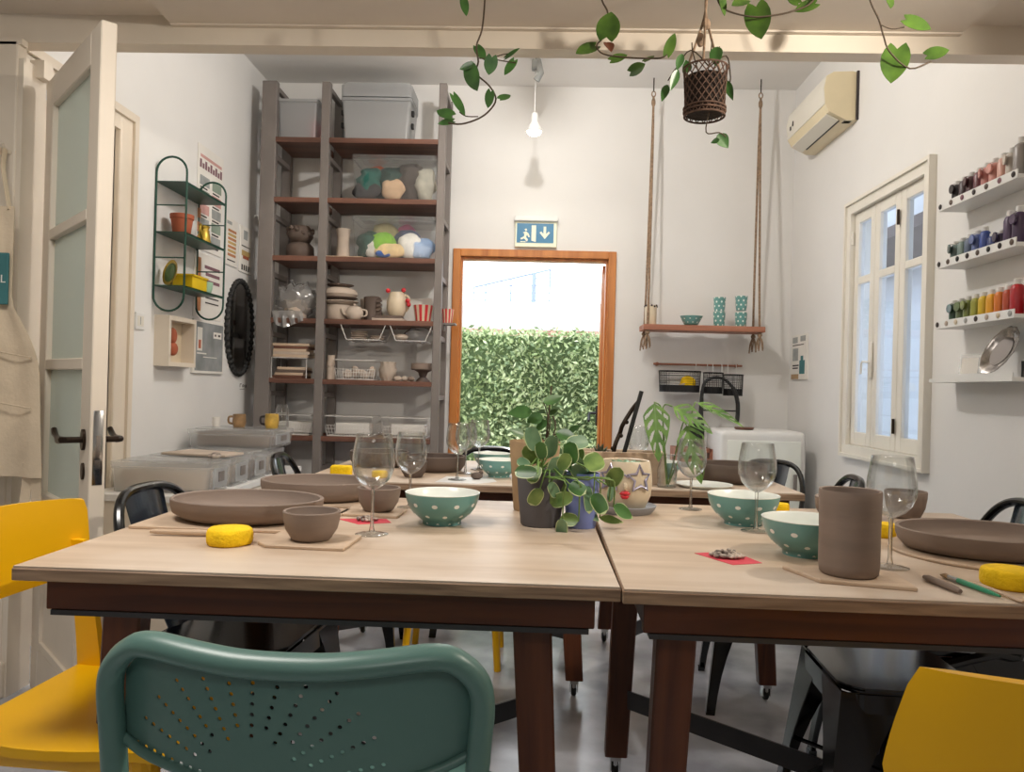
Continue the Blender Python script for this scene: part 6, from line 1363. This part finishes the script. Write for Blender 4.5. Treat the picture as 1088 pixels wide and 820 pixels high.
cvz = thing('handled_cup', 'cream beaker with black dots at the rim on the left end of the swing shelf', 'cup', (0.724, 5.0, zs))
MB().lathe([(0, 0), (0.036, 0), (0.038, 0.004), (0.038, 0.115), (0.036, 0.125), (0.032, 0.125), (0.034, 0.01), (0, 0.008)], 28).build('body', FACE, cvz, 50)
b = MB()
for k in range(12): b.ball((0.038*math.cos(k*PI/6), 0.038*math.sin(k*PI/6), 0.117+0.006*(k % 2)), 0.007, 8, 6)
b.build('rim_dots', INK, cvz, 60)
db = thing('dotted_bowl', 'small teal dotted bowl on the swing shelf, left of the cups', 'bowl', (0.985, 5.0, zs), 0, 'teal polka dot bowls')
MB().lathe([(0, 0.003), (0.035, 0.003), (0.036, 0), (0.038, 0.0), (0.05, 0.018), (0.064, 0.045), (0.072, 0.062)], 40).build('outer_wall', ENAMEL, db, 60)
MB().lathe([(0.072, 0.062), (0.0715, 0.0635), (0.069, 0.062), (0.06, 0.043), (0.045, 0.018), (0, 0.012)], 40).build('inner_wall', ENAMELW, db, 60)
def dcup(label, c):
    t = thing('dotted_cup', label, 'cup', c, random.uniform(0, 6), 'teal dotted cups on the swing shelf')
    MB().lathe([(0, 0.002), (0.029, 0.002), (0.031, 0), (0.033, 0.003), (0.035, 0.03), (0.0385, 0.088), (0.0395, 0.092)], 32).build('outer_wall', ENAMELC, t, 60)
    MB().lathe([(0.0395, 0.092), (0.0385, 0.0935), (0.037, 0.091), (0.033, 0.03), (0.030, 0.008), (0, 0.006)], 32).build('inner_wall', ENAMELW, t, 60); return t
dcup('lower teal dotted cup of the left stack on the swing shelf', (1.163, 5.0, zs)); dcup('upper teal dotted cup of the left stack on the swing shelf', (1.163, 5.0, zs+0.094))
dcup('lower teal dotted cup of the right stack on the swing shelf', (1.302, 5.0, zs)); dcup('upper teal dotted cup of the right stack on the swing shelf', (1.302, 5.0, zs+0.105))
# rail with wire caddies
rl = thing('hook_rail', 'slim copper rail with hooks on the back wall under the swing shelf', 'rail', (1.075, YB, 1.268))
MB().tube([(-0.30, -0.035, 0), (0.285, -0.035, 0)], 0.007, 10).build('bar', SWINGW, rl, 60)
for x in (-0.275, 0.25): MB().tube([(x, -0.002, 0), (x, -0.035, 0)], 0.012, 10).build('bracket', SWINGW, rl, 60)
for x in (-0.02, 0.055, 0.09, 0.15, 0.19, 0.245): MB().tube(smoothpath([(x, -0.035, 0.010), (x, -0.046, 0.0), (x, -0.05, -0.05), (x, -0.055, -0.062), (x, -0.062, -0.05)], 3), 0.0028, 6).build('hook', WHITEP, rl, 60)
def caddy(label, x, w, d, h, z):
    t = thing('wire_caddy', label, 'caddy', (x, YB-0.055-d/2, z), 0, 'black mesh caddies on the hook rail')
    Pr = rrect(w, d, min(w, d)*0.46, 6); n = len(Pr)
    b = MB(); b.tube([(p[0], p[1], h) for p in Pr], 0.0045, 6, closed=True); b.tube([(p[0]*0.95, p[1]*0.95, 0.003) for p in Pr], 0.004, 6, closed=True); b.tube([(p[0]*0.98, p[1]*0.98, h*0.80) for p in Pr], 0.002, 6, closed=True); b.build('rims', MESHB, t, 60)
    b = MB(); lo_ = [b.bm.verts.new((p[0]*0.95, p[1]*0.95, 0.0)) for p in Pr]; hi = [b.bm.verts.new((p[0]*0.96, p[1]*0.96, h*0.33)) for p in Pr]
    for i in range(n): b._f([lo_[i], lo_[(i+1) % n], hi[(i+1) % n], hi[i]])
    b._f(lo_[::-1]); b.build('tray', MESHB, t, 40)
    b = MB()
    for i in range(0, n): b.tube([(Pr[i][0]*0.95, Pr[i][1]*0.95, 0.003), (Pr[i][0], Pr[i][1], h)], 0.0012, 4)
    for q in (0.42, 0.52, 0.62, 0.71, 0.90): b.tube([(p[0]*(0.95+0.05*q), p[1]*(0.95+0.05*q), h*q) for p in Pr], 0.0010, 4, closed=True)
    b.build('mesh', MESHB, t, 60); return t
caddy('wide black mesh caddy holding yellow things on the hook rail', 0.936, 0.27, 0.12, 0.135, 1.085)
caddy('round black mesh caddy in the middle of the hook rail', 1.155, 0.125, 0.11, 0.135, 1.080)
caddy('round black mesh caddy at the right end of the hook rail', 1.285, 0.125, 0.11, 0.135, 1.070)
blob('sponge', 'yellow-brown sponge in the wide black mesh caddy', (0.99, YB-0.115, 1.090), (0.055, 0.04, 0.05), SPONGE, 'sponge', amp=0.1)
for k in range(3):
    b = MB(); b.tube([(-0.05, 0, 0.0), (0.0, 0, 0.018), (0.055, 0, 0.045)], [0.007, 0.011, 0.006], 8); o = b.build('wooden_tool', BOARD, None, 60, (0.925+0.012*k, YB-0.145+0.022*k, 1.102)); tag(o, ['front', 'middle', 'rear'][k]+' pale wooden tool in the wide black mesh caddy', 'tool')
# white cabinet, wooden stand and black bent stand by the back wall
wbx = thing('white_cabinet', 'white rounded cabinet in the far right corner behind the tables', 'cabinet', (1.345, 4.78, 0))
b = MB(); b.box((0, 0, 0.452), (0.50, 0.42, 0.83), bevel=0.035, seg=4); b.build('body', WHITEP, wbx, 40)
MB().box((0, -0.212, 0.45), (0.43, 0.012, 0.72), bevel=0.005).build('cabinet_door', ENAMELW, wbx, 30); MB().box((0.18, -0.225, 0.55), (0.02, 0.02, 0.14), bevel=0.005).build('handle', STEEL, wbx, 30)
for sx in (-1, 1):
    for sy in (-1, 1): MB().tube([(sx*0.19, sy*0.16, 0.045), (sx*0.19, sy*0.16, 0)], 0.02, 10).build('foot', BLACKM, wbx, 30)
lathe_thing('small_dish', 'small brown dish on top of the white corner cabinet', (1.26, 4.70, 0.8675), [(0, 0), (0.05, 0), (0.06, 0.012), (0.055, 0.015), (0, 0.008)], SHELFW, 'dish')
wst = thing('wooden_stand', 'brown wooden stand beside the white cabinet at the back', 'stand', (0.985, 4.90, 0))
b = MB()
for z in (0.05, 0.36, 0.655, 0.715): b.span((-0.10, -0.12, z), (0.10, 0.12, z+0.022))
for sx in (-1, 1): b.span((sx*0.10-0.01, -0.12, 0), (sx*0.10+0.01, 0.12, 0.737))
b.build('shelves', SWINGW, wst, 0)
bs = thing('bent_stand', 'black bent tube stand on the wooden stand, below the mesh caddies', 'stand', (1.0, 4.97, 0.7375))
MB().box((0.035, 0, 0.012), (0.10, 0.08, 0.024), bevel=0.006).build('base', BLACKM, bs, 20)
b = MB(); b.tube([(0.045, 0, 0.02), (0.05, 0, 0.12), (0.056, 0, 0.20), (0.06, 0, 0.36)], [0.036, 0.032, 0.016, 0.011], 10); b.build('post', BLACKM, bs, 60)
b = MB(); b.tube(smoothpath([(0.058, 0, 0.34), (0.075, 0, 0.41), (0.13, 0, 0.445), (0.20, 0, 0.435), (0.26, 0, 0.375), (0.285, 0, 0.30), (0.29, 0, 0.23), (0.285, 0, 0.16)], 4), [0.010]*16+[0.014]*13, 10); b.build('arched_tube', BLACKM, bs, 60)
MB().tube([(0.06, 0, 0.235), (0.285, 0, 0.235)], 0.005, 8).build('cross_bar', BLACKM, bs, 60)
MB().box((0.008, 0, 0.085), (0.045, 0.05, 0.13), bevel=0.008).build('grip_block', BLACKM, bs, 20)
# ------------------------------------------------------------------ ceiling track with spots
tr = thing('track_light', 'white ceiling track with a small glowing reflector bulb', 'lamp', (-0.055, 4.62, HC))
MB().span((-0.017, -0.9, -0.022), (0.017, 0.35, 0.0)).build('track', WHITEP, tr, 0)
b = MB(); b.tube([(0, 0, -0.02), (0, 0, -0.07)], 0.006, 8); b.box((0, 0, -0.10), (0.05, 0.05, 0.06), bevel=0.008); b.tube([(0.012, 0, -0.07), (0.03, -0.03, -0.16), (0.005, -0.02, -0.2)], 0.02, 10); b.build('adapter', GREYB, tr, 40)
b = MB(); b.tube([(0, 0, -0.13), (0, 0, -0.40)], 0.003, 6); b.build('cord', WHITEP, tr, 60)
b = MB(); b.lathe([(0, -0.385), (0.018, -0.39), (0.022, -0.42), (0.02, -0.44), (0.040, -0.475), (0.046, -0.50)], 24); b.build('shade', WHITEP, tr, 60)
b = MB(); b.ball((0, 0, -0.502), (0.042, 0.042, 0.022), 18, 10); b.build('bulb', emis('warm_bulb', '#fff4dd', 14.0), tr, 60)
b = MB(); b.tube([(0, -0.85, -0.02), (0, -0.85, -0.09)], 0.008, 8); b.lathe([(0.012, 0.02), (0.03, 0.0), (0.034, -0.08), (0.031, -0.08), (0.02, -0.01)], 20, M=T(0, -0.85, -0.12) @ Rx(math.radians(-30))); b.build('spot_head', WHITEP, tr, 50)
ns = thing('wall_spot', 'white spot lamp on the right wall of the near room', 'lamp', (XR, 1.35, 2.12))
MB().lathe([(0, 0), (0.04, 0), (0.04, 0.015), (0, 0.018)], 20, M=Ry(-PI/2)).build('base', WHITEP, ns, 40)
b = MB(); b.tube([(-0.015, 0, 0), (-0.09, 0, 0.03)], 0.008, 8); b.lathe([(0.012, 0.03), (0.035, 0.0), (0.04, -0.09), (0.036, -0.09), (0.02, -0.01)], 22, M=T(-0.1, 0, 0.035) @ Rz(math.radians(-55)) @ Ry(math.radians(75))); b.build('spot_head', WHITEP, ns, 50)
# ------------------------------------------------------------------ light
wd = bpy.data.worlds.new('sky'); SC.world = wd; wd.use_nodes = True
bgn = wd.node_tree.nodes['Background']; bgn.inputs[0].default_value = (0.86, 0.93, 1.0, 1); bgn.inputs[1].default_value = 3.4
def light(name, kind, loc, tgt, energy, color, size=0.1, spot=None, blend=0.5, sx=None):
    l = bpy.data.lights.new(name, kind); l.energy = energy; l.color = color
    if kind == 'AREA':
        l.size = size
        if sx: l.shape = 'RECTANGLE'; l.size_y = sx
    elif kind == 'SUN': l.angle = size
    else: l.shadow_soft_size = size
    if spot: l.spot_size = math.radians(spot); l.spot_blend = blend
    o = bpy.data.objects.new(name, l); COL.objects.link(o); o.location = loc
    d = Vector(tgt)-Vector(loc); o.rotation_euler = d.to_track_quat('-Z', 'Y').to_euler()
    return o
light('track_spot', 'POINT', (-0.055, 3.45, 2.92), (0, 3.4, 0), 48, (1.0, 0.955, 0.90), 0.04)
light('bulb_light', 'POINT', (-0.055, 4.62, 2.58), (0, 4.5, 0), 3, (1.0, 0.93, 0.82), 0.04)
light('near_wall_spot', 'SPOT', (1.50, 1.40, 2.14), (-0.9, 2.5, 1.9), 100, (1.0, 0.91, 0.79), 0.03, 130, 0.8)
light('near_left_fill', 'AREA', (-0.95, 1.15, 2.27), (-1.1, 1.4, 0), 19, (1.0, 0.95, 0.89), 0.5)  # unseen fill without a fixture, added to brighten jamb, apron and door leaf
light('near_rear_fill', 'AREA', (0.1, -0.9, 2.27), (0.1, 0.4, 0.6), 11, (1.0, 0.96, 0.92), 0.8)  # weak fill added behind the camera to lift the dark chair backs
SC.view_settings.view_transform = 'Standard'; SC.view_settings.look = 'None'; SC.view_settings.gamma = 1.0
SC.view_settings.use_curve_mapping = False; SC.view_settings.exposure = 0.22
SC.cycles.max_bounces = 10; SC.cycles.diffuse_bounces = 5; SC.cycles.glossy_bounces = 4; SC.cycles.transparent_max_bounces = 24; SC.cycles.transmission_bounces = 6
SC.cycles.caustics_reflective = False; SC.cycles.caustics_refractive = False
SC.cycles.sample_clamp_indirect = 6.0
SC.cycles.use_denoising = True
